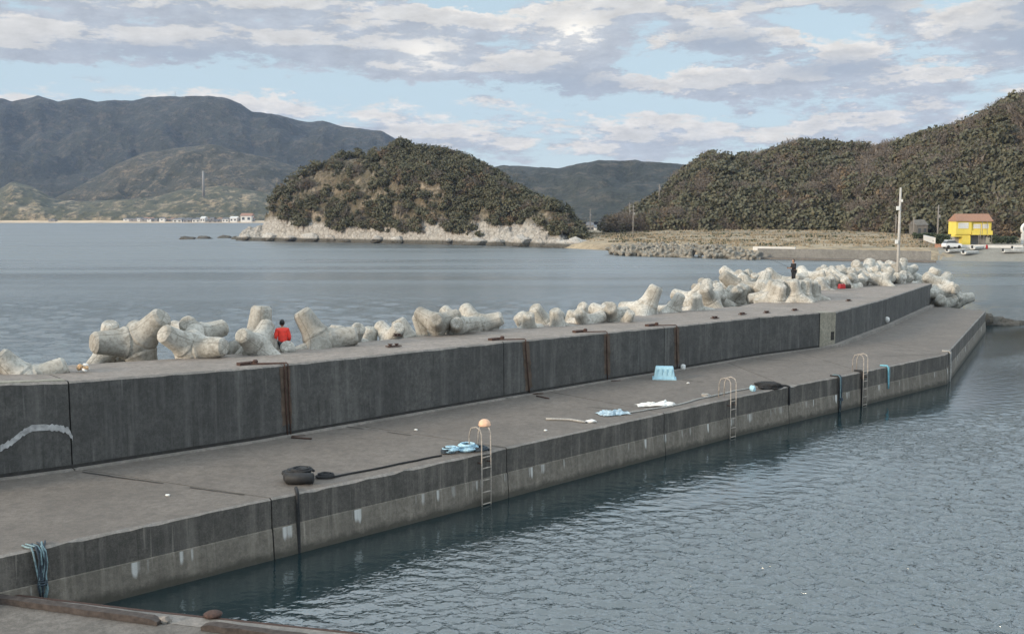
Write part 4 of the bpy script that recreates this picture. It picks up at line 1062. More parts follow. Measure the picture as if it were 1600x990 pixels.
# shed, hedge, wall, ramp, sign at the right shore
def hut(u0, u1, vb, vt, Y, label, wall, roof, D=5, cat='house', name='house', group=None, gable=.3, win=2):
    a = at_y(u0, vb, Y); b = at_y(u1, vb, Y); h = at_y(u0, vt, Y).z-a.z; w = b.x-a.x; t = thing(name, label, cat, a, 0, group); hw = h*(1-gable)
    part('wall', wall, t, [(0, w, 0, D, -1, hw)])
    m_ = MB(); o_ = .06*w; zz = hw+.01; m_.add([(-o_, -o_, zz), (w+o_, -o_, zz), (w+o_, D+o_, zz), (-o_, D+o_, zz), (-o_*.5, D/2, h), (w+o_*.5, D/2, h)], [(0, 1, 5, 4), (2, 3, 4, 5), (3, 0, 4), (1, 2, 5), (3, 2, 1, 0)]); m_.obj('roof', roof, t)
    for k in range(win):
        x = w*(k+.5)/win; part('window', M['glass'], t, [(x-w*.12, x+w*.12, -.05, .02, hw*.35, hw*.75)])
    return t
hut(1432, 1449, 372, 343, 256, 'small dark grey shed in front of the trees left of the yellow house', M['darkshed'], M['darkshed'], group=None, cat='shed', name='shed')
hut(1298, 1308, 351, 345, 303, 'tiny pale shed at the foot of the wooded slope', M['wallwhite'], M['wallwhite'], D=2, cat='shed', name='shed', win=1)
VG = 'small far houses between the headlands'
for (u0, u1, vb, vt, Y, l, w, r_) in [(903, 916, 362, 350, 430, 'white gabled house furthest left in the gap between headlands', 'wallwhite', 'greyroof'), (917, 928, 364, 347, 460, 'taller grey house behind the white gabled one in the gap', 'greywall', 'greyroof'),
    (930, 948, 363, 353, 440, 'wide white house with grey roof in the gap between headlands', 'wallwhite', 'greyroof'), (938, 954, 356, 344, 520, 'grey house furthest back in the gap between headlands', 'greywall', 'greyroof'), (895, 905, 358, 346, 520, 'grey house half hidden behind the middle headland trees', 'greywall', 'wallwhite')]:
    hut(u0, u1, vb, vt, Y, l, M[w], M[r_], D=6, group=VG)
LGp = 'far waterfront houses at the left'
FH = [(270, 284, 348, 341, 'wallwhite', 'greyroof'), (286, 298, 348, 342, 'greywall', 'greyroof'), (300, 312, 348, 341, 'wallwhite', 'greyroof'), (313, 320, 347.5, 338, 'wallwhite', 'wallwhite'), (324, 340, 348, 343, 'greywall', 'greyroof'),
      (347, 357, 347.5, 340, 'wallwhite', 'greyroof'), (359, 370, 347, 338, 'wallwhite', 'wallwhite'), (376, 393, 347, 333, 'wallwhite', 'roofred')]
FL = ['white waterfront house furthest left across the bay', 'grey waterfront house second from left across the bay', 'white waterfront house third from left across the bay', 'narrow tall white building among the far waterfront houses', 'long low grey waterfront building right of the narrow tall one',
      'small white waterfront house before the box shaped one', 'box shaped white waterfront building left of the red roofed one', 'red roofed white building beside the pale headland tip']
for (u0, u1, vb, vt, w, r_), l in zip(FH, FL): hut(u0, u1, vb, vt, 1330, l, M[w], M[r_], D=14, group=LGp, cat='building')
rv = random.Random(77)
for k in range(34):
    u = rv.uniform(200, 405) if k % 3 else rv.uniform(20, 400); w = rv.uniform(5, 11); vb = rv.uniform(344.9, 345.8); wm_ = rv.choice(['wallwhite', 'greywall', 'greywall'])
    hut(u, u+w, vb, vb-rv.uniform(3.6, 6.2), 1333+rv.uniform(0, 9), 'small pale house among trees in the far village across the bay' if wm_ == 'wallwhite' else 'small grey house among trees in the far village across the bay', M[wm_], M[rv.choice(['greyroof', 'greyroof', 'roofred'])], D=8, group='white houses in the far village' if wm_ == 'wallwhite' else 'grey houses in the far village', win=1)
# tower on the far left hill and mast on the summit
b = at_y(318, 298, 1430); tw = MB(); h = at_y(318, 267, 1430).z-b.z; tw.tube([(0, 0, -8), (0, 0, h*.5), (0, 0, h)], [1.9, 1.6, 1.4], 12); o = tw.obj('chimney_tower', M['greywall'], smooth=True); o.location = b; tag(o, 'slender pale tower rising from the far left hillside', 'tower')
b = at_y(274, 156, 2790); tw = MB(); tw.tube([(0, 0, -15), (0, 0, 22)], [1.2, .6], 6); o = tw.obj('radio_mast', M['pole']); o.location = b; tag(o, 'thin radio mast on the summit of the far mountain', 'mast')
# hedge below the house, white fence strip, ramp wall, arch sign, people-high odds
def bushrow(name, u0, u1, v, z, h, label, n=60, Yd=2.0):
    mb = MB(); r = random.Random(u0); a = at_z(u0, v, z); b = at_z(u1, v, z)
    for k in range(n*14):
        p = a.lerp(b, r.random()); hh_ = h*(.75+.35*noise.noise(Vector((p.x*.7, 3, 1))))
        p = p+Vector((r.uniform(-.3, .3), r.uniform(0, Yd), r.random()**.7*hh_)); s = r.uniform(.10, .24)
        a1 = Vector((r.gauss(0, 1), r.gauss(0, 1), r.gauss(0, 1))).normalized(); a2 = a1.orthogonal().normalized()
        mb.face([p-a1*s, p-a2*s, p+a1*s, p+a2*s])
    return tag(mb.obj(name, M['plants']), label, 'hedge')
bushrow('hedge', 1466, 1484, 381, 2.8, 2.4, 'dark green hedge between utility pole and yellow house', 70)
bushrow('hedge', 1553, 1592, 380, 2.8, 1.8, 'dark hedge right of the yellow house', 90)
bushrow('hedge', 1430, 1462, 373, 3.2, 1.6, 'scrubby hedge under the small grey shed', 80)
def lowwall(name, u0, v0, u1, v1, z, h, m, label, th=.3):
    a = on_g(u0, v0, 0) if u0 != 1177 else at_z(u0, v0, z); b = on_g(u1, v1, 0) if u0 != 1177 else at_z(u1, v1, z); d = b-a; d.z = 0; L = d.length; ang = math.atan2(d.y, d.x); mb = MB(); mb.box((L/2, 0, h/2-.2), (L, th, h+.4)); mb.box((L/2, 0, h+.03), (L+.05, th+.1, .08))
    o = mb.obj(name, m); o.location = a; o.rotation_euler = (0, 0, ang); return tag(o, label, 'wall')
lowwall('low_wall', 1504, 387, 1600, 388, 2.5, .6, M['wallwhite'], 'low white wall along the road right of the yellow house')
lowwall('low_wall', 1177, 387.5, 1243, 388.5, 2.0, .25, M['wallwhite'], 'long low white concrete beam lying on top of the far seawall', .5)
lowwall('low_wall', 1463, 386, 1478, 387, 2.5, .6, M['roofred'], 'short pinkish wall between utility pole and white car')
lowwall('low_wall', 1440, 371, 1462, 386, 2.6, .7, M['wallwhite'], 'pale wall sloping down towards the utility pole')
# white ring shaped sign frame at the right edge
b = at_y(1597, 380, 214); t = thing('arched_sign', 'white curved ring shaped sign at the right frame edge', 'sign', b)
q = MB(); q.tube([(math.cos(a)*1.2+1.0, 0, 3.0+math.sin(a)*1.1) for a in np.linspace(R(20), R(290), 14)], .33, 8); q.obj('ring', M['white'], t, smooth=True)
q = MB(); q.box((.0, 0, .9), (.5, .3, 2.2)); q.obj('sign_post', M['wallwhite'], t)
q = MB(); q.lathe([(.22, 0), (.24, .5), (.1, .8)], (0, 0, 0), 10); o = q.obj('red_drum', M['redbag']); o.location = on_g(1544, 388.5); tag(o, 'small red drum by the low white wall', 'drum')

# ------------------------------------------------------------ people
def person(loc, rz, sc, joints, radii, edges, mats, label, clothes):
    pass
def skin_fig(name, pts, edges, rad, mat_, parent, sub=1, root=0):
    me = bpy.data.meshes.new(name); me.from_pydata(pts, edges, []); ob = bpy.data.objects.new(name, me); C.objects.link(ob)
    ob.modifiers.new('s', 'SKIN'); 
    for i, v in enumerate(me.skin_vertices[0].data):
        v.radius = rad[i] if isinstance(rad[i], tuple) else (rad[i], rad[i]); v.use_root = (i == root)
    sb = ob.modifiers.new('u', 'SUBSURF'); sb.levels = sb.render_levels = 2
    dg = bpy.context.evaluated_depsgraph_get(); m2 = bpy.data.meshes.new_from_object(ob.evaluated_get(dg)); m2.materials.clear(); m2.materials.append(mat_)
    for p in m2.polygons: p.use_smooth = True
    bpy.data.objects.remove(ob); o = bpy.data.objects.new(name, m2); C.objects.link(o); o.parent = parent; return o
def build_person(loc, rz, label, jacket, trousers, armL, armR, head_tilt=0., stoop=.0):
    t = thing('person', label, 'person', loc, rz)
    # body in local space: x = person's left/right, -y = facing direction
    f = -stoop
    B = [(0, 0, .95), (0, f*.3, 1.15), (0, f*.7, 1.32), (0, f, 1.44), (0, f*1.15, 1.53),     # pelvis, waist, chest, neck base, neck
         (-.10, 0, .90), (-.12, -.02, .50), (-.12, .03, .09), (-.12, -.13, .04),
         (.10, 0, .90), (.13, -.04, .50), (.13, .02, .09), (.14, -.14, .04),
         (-.17, f, 1.40), armL[0], armL[1], armL[2], (.17, f, 1.40), armR[0], armR[1], armR[2]]
    E = [(0, 1), (1, 2), (2, 3), (3, 4), (0, 5), (5, 6), (6, 7), (7, 8), (0, 9), (9, 10), (10, 11), (11, 12), (3, 13), (13, 14), (14, 15), (15, 16), (3, 17), (17, 18), (18, 19), (19, 20)]
    Rd = [(.14, .11), (.14, .11), (.16, .12), (.10, .08), .055, .095, .065, .045, .035, .095, .065, .045, .035, .065, .048, .036, .03, .065, .048, .036, .03]
    skin_fig('body', B, E, Rd, M['skin'], t)
    # head
    b = bmesh.new(); bmesh.ops.create_uvsphere(b, u_segments=20, v_segments=16, radius=1)
    for v in b.verts:
        c = v.co.copy(); v.co = Vector((c.x*.078, c.y*.098, c.z*.118))
        if c.y < -.3 and c.z < 0: v.co.x *= 1-.25*(-c.z); v.co.y *= .95
        if c.y < -.85 and -.25 < c.z < .1: v.co.y -= .022
    me = bpy.data.meshes.new('head'); b.to_mesh(me); b.free(); me.materials.append(M['skin'])
    for p in me.polygons: p.use_smooth = True
    hd = bpy.data.objects.new('head', me); C.objects.link(hd); hd.parent = t; hd.location = (0, f*1.3-.01, 1.64)
    q = MB()
    for sx_ in (-1, 1): q.lathe([(.012, 0), (.024, .01), (.02, .02)], (sx_*.078, .0, 0), 8, rot=Matrix.Rotation(R(90)*sx_, 3, 'Y'))
    q.obj('ear', M['skin'], hd, smooth=True)
    q = MB()
    for sx_ in (-1, 1): q.lathe([(.004, 0), (.011, .003), (.004, .008)], (sx_*.03, -.094, .0), 8, rot=Matrix.Rotation(R(90), 3, 'X'))
    q.box((0, -.094, -.055), (.045, .008, .010)); q.obj('face_features', M['hair'], hd)
    b = bmesh.new(); bmesh.ops.create_uvsphere(b, u_segments=20, v_segments=16, radius=1)
    kill = [v for v in b.verts if v.co.z < -.62 or (v.co.y < -.35 and v.co.z < .45)]
    bmesh.ops.delete(b, geom=kill, context='VERTS')
    for v in b.verts: v.co = Vector((v.co.x*.09, v.co.y*.112, v.co.z*.13))*(1+.06*noise.noise(v.co*5))
    me = bpy.data.meshes.new('hair'); b.to_mesh(me); b.free(); me.materials.append(M['hair'])
    h_ = bpy.data.objects.new('hair', me); C.objects.link(h_); h_.parent = hd; h_.location = (0, .004, .01)
    # jacket and trousers as slightly larger skins
    JB = [(0, 0, .88), B[1], B[2], B[3], (0, f*1.1, 1.485)]+B[13:16]+B[17:20]
    JE = [(0, 1), (1, 2), (2, 3), (3, 4), (3, 5), (5, 6), (6, 7), (3, 8), (8, 9), (9, 10)]
    skin_fig('jacket', JB, JE, [(.185, .145), (.175, .14), (.195, .15), (.14, .11), .08, .095, .075, .058, .095, .075, .058], jacket, t)
    TB = [(0, 0, .93)]+B[5:8]+B[9:12]
    skin_fig('trousers', TB, [(0, 1), (1, 2), (2, 3), (0, 4), (4, 5), (5, 6)], [(.16, .125), .115, .085, .068, .115, .085, .068], trousers, t)
    for k, c in ((8, B[8]), (12, B[12])):
        q = MB(); q.box((c[0], c[1]+.05, .05), (.10, .28, .09), taper=.85); q.obj('shoe', M['rubber'], t)
    for s_, arm in ((-1, armL), (1, armR)):       # hands: palm and five fingers
        wv = Vector(arm[2]); dv = (wv-Vector(arm[1])).normalized(); sd_ = dv.orthogonal().normalized()
        q = MB(); q.tube([wv-dv*.01, wv+dv*.04, wv+dv*.085], [.026, .038, .034], 8)
        for k in range(4):
            o_ = sd_*(k-1.5)*.018; ln = [.06, .07, .065, .05][k]; cu = dv.cross(sd_)*.02
            q.tube([wv+dv*.08+o_, wv+dv*(.08+ln*.5)+o_+cu*.3, wv+dv*(.08+ln*.9)+o_+cu], [.0085, .008, .0065], 6)
        q.tube([wv+dv*.03+sd_*.03, wv+dv*.06+sd_*.055, wv+dv*.09+sd_*.055], [.011, .010, .008], 6)
        q.obj('hand', M['skin'], t, smooth=True)
    return t
b = at_y(441, 498, 36.2)
build_person((b.x, b.y, b.z-1.80), R(200), 'person in a bright red jacket with short black hair seen from behind among the tetrapods', M['red'], M['navy'],
             [(-.24, .02, 1.14), (-.22, -.16, .95), (-.20, -.22, .90)], [(.26, .0, 1.14), (.24, -.18, .98), (.22, -.24, .93)], stoop=.05)
b = at_y(1241, 405, 74)
bp_ = build_person((b.x, b.y, b.z-1.76), R(-70), 'person dressed all in black fishing from the tetrapods near the far end', M['blackcloth'], M['blackcloth'],
             [(-.23, -.06, 1.16), (-.14, -.34, 1.12), (-.11, -.42, 1.12)], [(.23, -.06, 1.16), (.14, -.32, 1.14), (.10, -.40, 1.14)], stoop=.04)
tag(bp_)
rp = MB(); a_ = Vector((b.x, b.y, b.z-.62)); fd = Vector((-.92, .3, 0)).normalized()
rp.tube([a_+fd*.30, a_+fd*1.4+up*.5, a_+fd*2.6+up*.85], [.012, .008, .004], 6); rp.lathe([(.03, 0), (.045, .02), (.03, .06)], a_+fd*.45-up*.02, 8)
tag(rp.obj('fishing_rod', M['blackcloth']), 'thin black fishing rod held by the person in black', 'fishing rod')

# ------------------------------------------------------------ rusty fittings on the parapet
RG = 'rusty iron brackets bent over the parapet edge'
def bracket(u, vtop, ub, vb, label, double=False, tail=True):
    """flat bar on the wall top, bent over the edge and running down the face"""
    w0 = wall_pt(u, vtop+4, .035); w1 = wall_pt(ub, vb, .05)
    if not w0 or not w1: print('bracket miss', u); return
    p0, n, d = w0; zt = p0.z; s = min(range(len(Bp)), key=lambda i: abs(Bp[i].x-p0.x)); 
    zz = float(np.interp(p0.x, [q.x for q in Bp], Zt))
    t = thing('iron_bracket', label, 'iron bar', (p0.x, p0.y, zz), 0, RG); o0 = Vector((p0.x, p0.y, zz))
    q = MB(); top = Vector((0, 0, .04)); 
    for k in ((0, .12) if double else (0,)):
        sh = d*k
        q.tube([-n*.75-d*.9+top+sh, -n*.35-d*.5+top+sh, -n*.06+top+sh, n*.02+top*.2+sh, Vector((p0.x, p0.y, zz-.25))-o0+sh+n*.01, (w1[0]-o0)*.6+sh, w1[0]-o0+sh], .022, 8)
    q.obj('bar', M['rust'], t, smooth=True)
    q = MB(); q.box(-n*.75-d*.9+up*.05, (.5, .22, .09), Matrix.Rotation(math.atan2(d.y, d.x), 3, 'Z')); q.lathe([(.07, 0), (.09, .09), (.05, .13)], -n*.6-d*.65+up*.03, 10); q.obj('anchor_plate', M['rust'], t)
    if tail:
        q = MB(); e = w1[0]-o0; q.tube([e, e+n*.12-up*.0, e+n*.3+d*.45-up*.02], .024, 6); q.obj('loose_end', M['rust'], t, smooth=True)
    # rust run below
    q = MB(); pts = [Vector((p0.x, p0.y, zz-.07))-o0, w1[0]-n*.02-o0]; L = 12; nn = n*.004
    for k in range(L):
        a = pts[0].lerp(pts[1], k/L)-n*.02; b2 = pts[0].lerp(pts[1], (k+1)/L)-n*.02; wa = .15+.07*noise.noise(Vector((k*.7, u, 0))); wb = .15+.07*noise.noise(Vector(((k+1)*.7, u, 0)))
        q.face([a-d*wa+nn, b2-d*wb+nn, b2+d*(wb+.06)+nn, a+d*(wa+.06)+nn])
    q.obj('rust_stain', M['ruststain'], t)
bracket(443, 562, 448, 680, 'rusty double bar bent over the parapet edge nearest the camera', True)
bracket(820, 531, 826, 614, 'rusty bar bent over the parapet edge right of the first wall joint')
bracket(947, 520, 948, 594, 'rusty bar with a kicked out lower end left of the blue tub')
bracket(1056, 508, 1057, 574, 'thin rusty bar over the parapet edge right above the blue tub', tail=False)
CG = 'rusty stubs on the parapet top'
def ztop_at(u): return float(np.interp(u, [t[0] for t in PB], Zt))
for i, (u, v, w, l) in enumerate([(615, 541, .55, 'wide rusty mooring cleat on the parapet top'), (508, 533, .35, 'small rusty stub on the parapet top right of the person in red'), (621, 525, .3, 'small rusty stub near the tetrapods behind the wide cleat'),
      (1117, 497, .4, 'small rusty stub on the parapet top nearest right of the blue tub'), (1160, 491, .4, 'rusty stub left of the third parapet joint'), (1198, 488.5, .35, 'rusty stub right of the third parapet joint'), (1242, 485, .35, 'rusty stub near the pale repaired block'), (1326, 470, .35, 'farthest rusty stub on the parapet top past the bend')]):
    q = MB(); q.box((0, 0, .03), (w, .22, .05)); q.lathe([(.06, 0), (.05, .08), (.09, .11), (.09, .14)], (-w*.25, 0, .03), 10); q.lathe([(.06, 0), (.05, .07), (.08, .10), (.08, .13)], (w*.22, 0, .03), 10)
    o = q.obj('mooring_cleat', M['rust']); o.location = at_z(u, v, ztop_at(u)+.0); o.rotation_euler = (0, 0, R(35)); o.scale = (1, 1, .6); tag(o, l, 'cleat', CG)
# tan clump on the parapet top
t = thing('shell_clump', 'small clump of tan and white shells on the near end of the parapet', 'shells', at_z(127, 580, Zt[3]-.02))
for k in range(7): lump('shell', M['tan'] if k % 2 else M['white'], (.16, .13, .12), None, None, (random.uniform(-.17, .17), random.uniform(-.1, .1), .07+.05*(k % 3)), k, 2, parent=t)
# pale mortar patch on the near parapet
# ------------------------------------------------------------ ladders
def ladder(u, v, label, hoop=.78, w=.36, flip=1, rust=False):
    r_ = quay_pt(u, v, 0); p, n, d = r_; t = thing('ladder', label, 'ladder', (p.x, p.y, ZD), 0, 'steel ladders on the quay face')
    q = MB()
    for s in (-1, 1):
        x = d*w/2*s
        qq = MB(); path = [x+n*.16-up*1.75, x+n*.16-up*.8, x+n*.16+up*.0, x+n*.15+up*(hoop*.75), x+n*.08+up*(hoop*.93), x-n*.08+up*hoop, x-n*.28+up*(hoop*.93), x-n*.36+up*(hoop*.7), x-n*.38+up*0]
        qq.tube(path, .019, 8); qq.obj('rail', M['railpaint'], t, smooth=True)
    for z in (-1.45, -1.1, -.75, -.4, -.08):
        qq = MB(); qq.tube([-d*w/2+n*.16+up*z, d*w/2+n*.16+up*z], .018, 6); qq.obj('rung', M['railpaint'], t, smooth=True)
    for s in (-1, 1):
        qq = MB(); qq.tube([d*w/2*s+n*.16-up*.25, d*w/2*s-n*.0-up*.25], .02, 6); qq.obj('wall_bracket', M['rust'], t)
    return t, p, n, d
L1 = ladder(754, 720, 'nearest steel ladder with an orange cap hung on its handrail')
L2 = ladder(1140, 640, 'middle steel ladder beside the long pale rope')
L3 = ladder(1347, 590, 'farthest small steel ladder on the quay face')
_, p, n, d = L1
q = MB(); q.lathe([(.17, 0), (.18, .03), (.16, .12), (.10, .18), (.03, .20)], (0, 0, 0), 16); o = q.obj('float', M['orange'], smooth=True); o.location = (p+d*.18-n*.1).to_tuple()[:2]+(ZD+.76,); tag(o, 'orange cap shaped float resting on the nearest ladder handrail', 'float')

# ------------------------------------------------------------ ropes and litter
def coil(name, m, loc, r, turns, tr, label, cat='rope', z=.03, seed=0, parent=None, sq=1.):
    rd = random.Random(seed); pts = []; N = int(turns*14)
    for k in range(N):
        a = 2*math.pi*k/14; rr_ = r*(1+.18*math.sin(k*.37+seed)+rd.uniform(-.05, .05))*(1-.25*k/N)
        pts.append((math.cos(a)*rr_, math.sin(a)*rr_*sq, tr+z*k/14+rd.uniform(0, .012)))
    q = MB(); q.tube(pts, tr, 6, 0); o = q.obj(name, m, parent, smooth=True); o.location = loc
    if not parent: tag(o, label, cat)
    return o
def rope(name, m, pts, tr, label, cat='rope', parent=None, wob=.03, seed=0):
    P = []; rd = random.Random(seed)
    for a, b in zip(pts, pts[1:]):
        a, b = Vector(a), Vector(b); k = max(2, int((b-a).length/.25))
        for i in range(k): P.append(a.lerp(b, i/k)+Vector((noise.noise(a.lerp(b, i/k)*1.7+Vector((seed, 0, 0)))*wob*2, noise.noise(a.lerp(b, i/k)*1.9+Vector((0, seed, 0)))*wob*2, 0)))
    P.append(Vector(pts[-1])); q = MB(); q.tube(P, tr, 6); o = q.obj(name, m, parent, smooth=True)
    if not parent: tag(o, label, cat)
    return o
D = lambda u, v, z=.03: at_z(u, v, ZD+z)
# black fender bundle
t = thing('fender', 'black rubber tyre fender lashed with rope on the quay edge', 'fender', D(464, 753, 0))
q = MB(); q.lathe([(.20, -.12), (.32, -.13), (.36, -.06), (.36, .06), (.32, .13), (.20, .12), (.19, 0)], (0, .05, .16), 20, rot=Matrix.Rotation(R(8), 3, 'X')); q.obj('tyre', M['rubber'], t, smooth=True)
q = MB(); q.lathe([(.10, -.36), (.14, -.34), (.14, .34), (.10, .36)], (.12, -.22, .16), 14, rot=Matrix.Rotation(R(90), 3, 'Y')); q.obj('roller', M['rubber'], t, smooth=True)
for k in range(3): coil('lashing', M['blackrope'], (-.16+.12*k, .10, .16+.035*k), .22+.03*k, 2.2, .035, None, parent=t, seed=k)
coil('rope_coil', M['blackrope'], D(508, 746, .0), .22, 4, .03, 'small heap of black rope right of the tyre fender', seed=4, z=.02, sq=.7)
rope('mooring_rope', M['blackrope'], [D(520, 745), D(600, 729), D(650, 719), D(690, 711)], .026, 'long black rope running along the quay edge from the tyre fender')
r0 = quay_pt(463, 775, .06)
rope('hanging_rope', M['blackrope'], [D(463, 762, .03), (r0[0].x, r0[0].y, ZD-.0), (r0[0].x, r0[0].y, .7), (r0[0].x, r0[0].y, -.2)], .045, 'wet black rope hanging down the quay below the tyre fender', wob=.02)
coil('rope_coil', M['bluerope'], D(731, 704, 0), .28, 9, .022, 'light blue rope coil beside the nearest ladder', seed=6, z=.022)
t = thing('rope_bundle', 'tangled pale blue and navy rope bundle left of the blue rope coil', 'ropes', D(701, 709, 0))
for k in range(4): coil('strand', M['bluerope' if k % 2 else 'darkrope'], (.05*k-.08, .03*k, .02*k), .14+.02*k, 4, .02, None, parent=t, seed=20+k, z=.03, sq=.7)
coil('rope_coil', M['darkrope'], D(748, 704, 0), .26, 3, .03, 'dark blue grey rope loop at the foot of the nearest ladder', seed=8)
def sheet(m, loc, sx_, sy_, rz, label, cat, seed):
    nx, ny = 22, 14; V = []; c, s_ = math.cos(rz), math.sin(rz)
    for j in range(ny+1):
        for i in range(nx+1):
            a, b = i/nx-.5, j/ny-.5; n = noise.noise(Vector((a*3+seed, b*3, seed))); n2 = abs(noise.noise(Vector((a*7, b*7+seed, 2.)))); 
            x = sx_*(a+.16*n); y = sy_*(b+.22*noise.noise(Vector((a*3.3, seed, b*3)))); z = .02+.10*max(0, n+.15)+.11*n2
            if max(abs(a), abs(b)) > .47: z *= .3
            V.append((x*c-y*s_, x*s_+y*c, z))
    q = MB(); q.add(V, [(j*(nx+1)+i, j*(nx+1)+i+1, (j+1)*(nx+1)+i+1, (j+1)*(nx+1)+i) for j in range(ny) for i in range(nx)])
    o = q.obj('plastic_sheet', m); o.location = loc; return tag(o, label, cat)
# blue tub upside down
p = D(1038, 592, 0); t = thing('tub', 'light blue plastic tub turned upside down by the parapet', 'tub', p, R(-8))
q = MB(); q.box((0, .1, .26), (.90, .62, .52), taper=.82); o = q.obj('tub_body', M['bluetub'], t)
bv = o.modifiers.new('b', 'BEVEL'); bv.width = .04; bv.segments = 3
q = MB(); q.box((0, .1, .025), (.99, .71, .05)); q.obj('rim', M['bluetub'], t)
q = MB()
for x in (-.3, -.1, .1, .3): q.box((x, .1-.29, .25), (.03, .03, .40), Matrix.Rotation(R(6), 3, 'X'))
q.obj('rib', M['bluetub'], t)
q = MB(); q.lathe([(.09, 0), (.11, .05), (.11, .2), (.05, .24)], n=12); o = q.obj('bottle', M['white'], smooth=True); o.location = wall_pt(1063, 578, .15)[0]; o.location.z = ZD; tag(o, 'small white plastic bottle right of the blue tub', 'bottle')
w = wall_pt(1383, 499, .12); q = MB(); q.lathe([(.03, -.18), (.13, -.12), (.15, 0), (.13, .12), (.03, .18)], n=14); o = q.obj('float', M['white'], smooth=True); o.location = w[0]; tag(o, 'small white float against the far part of the parapet', 'float')
sheet(M['paleblue'], D(958, 646, .012), .95, .75, .3, 'crumpled grey blue sheet lying on the deck', 'plastic sheet', 12)
sheet(M['white'], D(1025, 633, .012), 1.3, .6, .1, 'white flattened plastic sheet near the deck edge', 'plastic sheet', 5)
lump('litter', M['white'], (.38, .2, .14), 'small white packet left of the grey blue sheet', 'litter', D(924, 658, .04), 14, 2)
rope('pipe', M['greyrope'], [D(853, 654, .04), D(890, 655, .04), D(915, 659, .04)], .04, 'pale grey plastic pipe on the deck left of the white packet', 'pipe', wob=.005)
rope('mooring_rope', M['greyrope'], [D(975, 646), D(1010, 640), D(1060, 632), D(1095, 622), D(1115, 618), D(1150, 610), D(1172, 606)], .03, 'pale grey rope trailing along the deck edge past the middle ladder')
coil('rope_coil', M['greyrope'], D(1103, 620, 0), .16, 3, .025, 'little pale rope heap left of the middle ladder', seed=14)
lump('bottle', M['bluetub'], (.2, .2, .26), 'small pale blue jug beside the black net heap', 'jug', D(1176, 607, .1), 15, 2)
lump('net_heap', M['blackrope'], (1.0, .55, .34), 'heap of black netting at the edge of the deck', 'net', D(1200, 602, .12), 16, 3)
r0 = quay_pt(1232, 612, .05); rope('hanging_rope', M['blackrope'], [D(1210, 602), D(1228, 602), (r0[0].x, r0[0].y, ZD), (r0[0].x, r0[0].y, .75)], .04, 'short black rope hanging below the black netting', wob=.01)
def hang(u, mats_, top_v, zlow, label, n_=3, tr=.03, knot=True):
    r_ = quay_pt(u, top_v+8, .06); p, n, d = r_; t = thing('rope_bundle', label, 'ropes', (p.x, p.y, ZD), 0, 'ropes hanging over the quay edge')
    for k in range(n_):
        x = d*(k-(n_-1)/2)*(.08 if n_ < 6 else .024); z1 = zlow-ZD+.12*(k % 4)
        rope('strand', mats_[k % len(mats_)], [x*2-n*.35+up*.03, x-n*.05+up*.04, x+n*.03-up*.05, x+n*.04+up*z1*.5, x*.5+n*.05+up*z1], tr, None, parent=t, seed=k, wob=.03 if n_ < 6 else .06)
    if knot: coil('knot', mats_[-1], (n.x*.07, n.y*.07, zlow*.5-ZD*.5-.2), .09, 3, tr*.8, None, parent=t, seed=3, z=.04)
    return t
hang(60, [M['tealrope'], M['darkrope'], M['tealrope'], M['darkrope']], 843, .35, 'teal and navy rope bundle hanging over the quay at far left', 9, .02)
hang(1310, [M['blackrope'], M['tealrope'], M['darkrope']], 583, -.2, 'dark rope bundle left of the farthest ladder')
hang(1345, [M['blackrope']], 577, -.2, 'single black rope touching the farthest ladder', 1, .06, False)
hang(1386, [M['cyan'], M['tealrope']], 567, .5, 'bright cyan rope hanging right of the farthest ladder', 2, .035, False)
hang(1482, [M['greyrope'], M['darkrope']], 553, -.1, 'pale and dark ropes hanging at the outer bend of the quay', 3, .05, False)
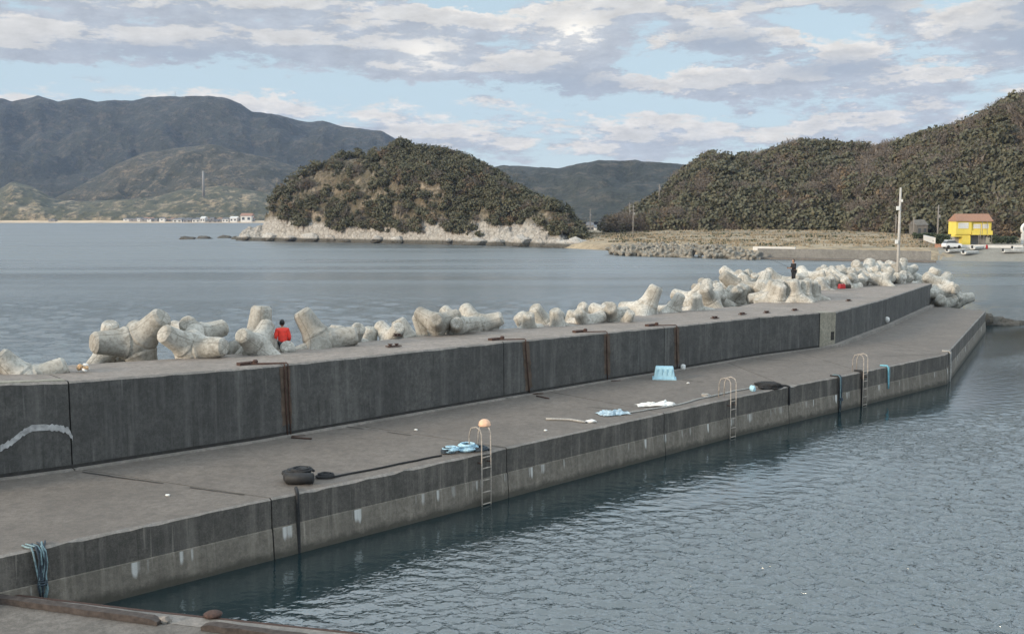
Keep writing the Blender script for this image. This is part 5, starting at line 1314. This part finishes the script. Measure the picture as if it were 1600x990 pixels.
for i, (u, v, l) in enumerate([(650, 671, 'small white scrap lying on the deck left of the nearest ladder'), (852, 672, 'tiny white pebble on the deck right of the nearest ladder'), (262, 773, 'white speck of shell on the near deck'), (1075, 598, 'small pale scrap right of the blue tub')]):
    lump('litter', M['white'], (.12, .09, .06), l, 'litter', D(u, v, .03), 30+i, 2)
# drop a few rusty rods on the deck
RD = 'thin dark rods lying on the deck'
for i, (a, b_, l) in enumerate([((455, 683), (487, 685), 'short rusty rod at the foot of the nearest bent bar'), ((838, 618), (858, 622), 'short rusty rod at the foot of the second bent bar')]):
    o = rope('iron_rod', M['rust'], [D(*a), D(*b_)], .025, l, 'rod', wob=.01); o['group'] = RD
# bags on the parapet
zt_ = 3.32
def bag(u, v, size, m, label, cat='bag', handle=True):
    p = at_z(u, v, ztop_at(u)); t = thing('bag', label, cat, p, R(10)); q = MB(); q.box((0, 0, size[2]/2), size, taper=.85); o = q.obj('bag_body', m, t); bv = o.modifiers.new('b', 'BEVEL'); bv.width = .06; bv.segments = 3
    q = MB(); q.tube([(-size[0]*.3, 0, size[2]*.95), (-size[0]*.2, 0, size[2]*1.2), (size[0]*.2, 0, size[2]*1.2), (size[0]*.3, 0, size[2]*.95)], .018, 6); q.obj('handle', M['blackcloth'], t, smooth=True); return t
bag(1315, 451, (.5, .35, .34), M['redbag'], 'dark red bag on the parapet near the far end')
bag(1325, 450.5, (.4, .3, .28), M['brownbag'], 'brown bag next to the dark red bag on the parapet')
bag(1341, 444, (.62, .4, .45), M['blackcloth'], 'round topped black bag beyond the red bag on the parapet')

# ------------------------------------------------------------ haze
mb = MB(); mb.box((0, 1650, 189), (7600, 4100, 382))
hz_m = bpy.data.materials.new('haze'); hz_m.use_nodes = True; ht = hz_m.node_tree; ht.nodes.clear()
pv = ht.nodes.new('ShaderNodeVolumePrincipled'); pv.inputs['Color'].default_value = (.52, .66, 1.0, 1); pv.inputs['Density'].default_value = .000082; pv.inputs['Anisotropy'].default_value = .2
ho = ht.nodes.new('ShaderNodeOutputMaterial'); ht.links.new(pv.outputs[0], ho.inputs['Volume'])
tag(mb.obj('haze', hz_m), kind='stuff')
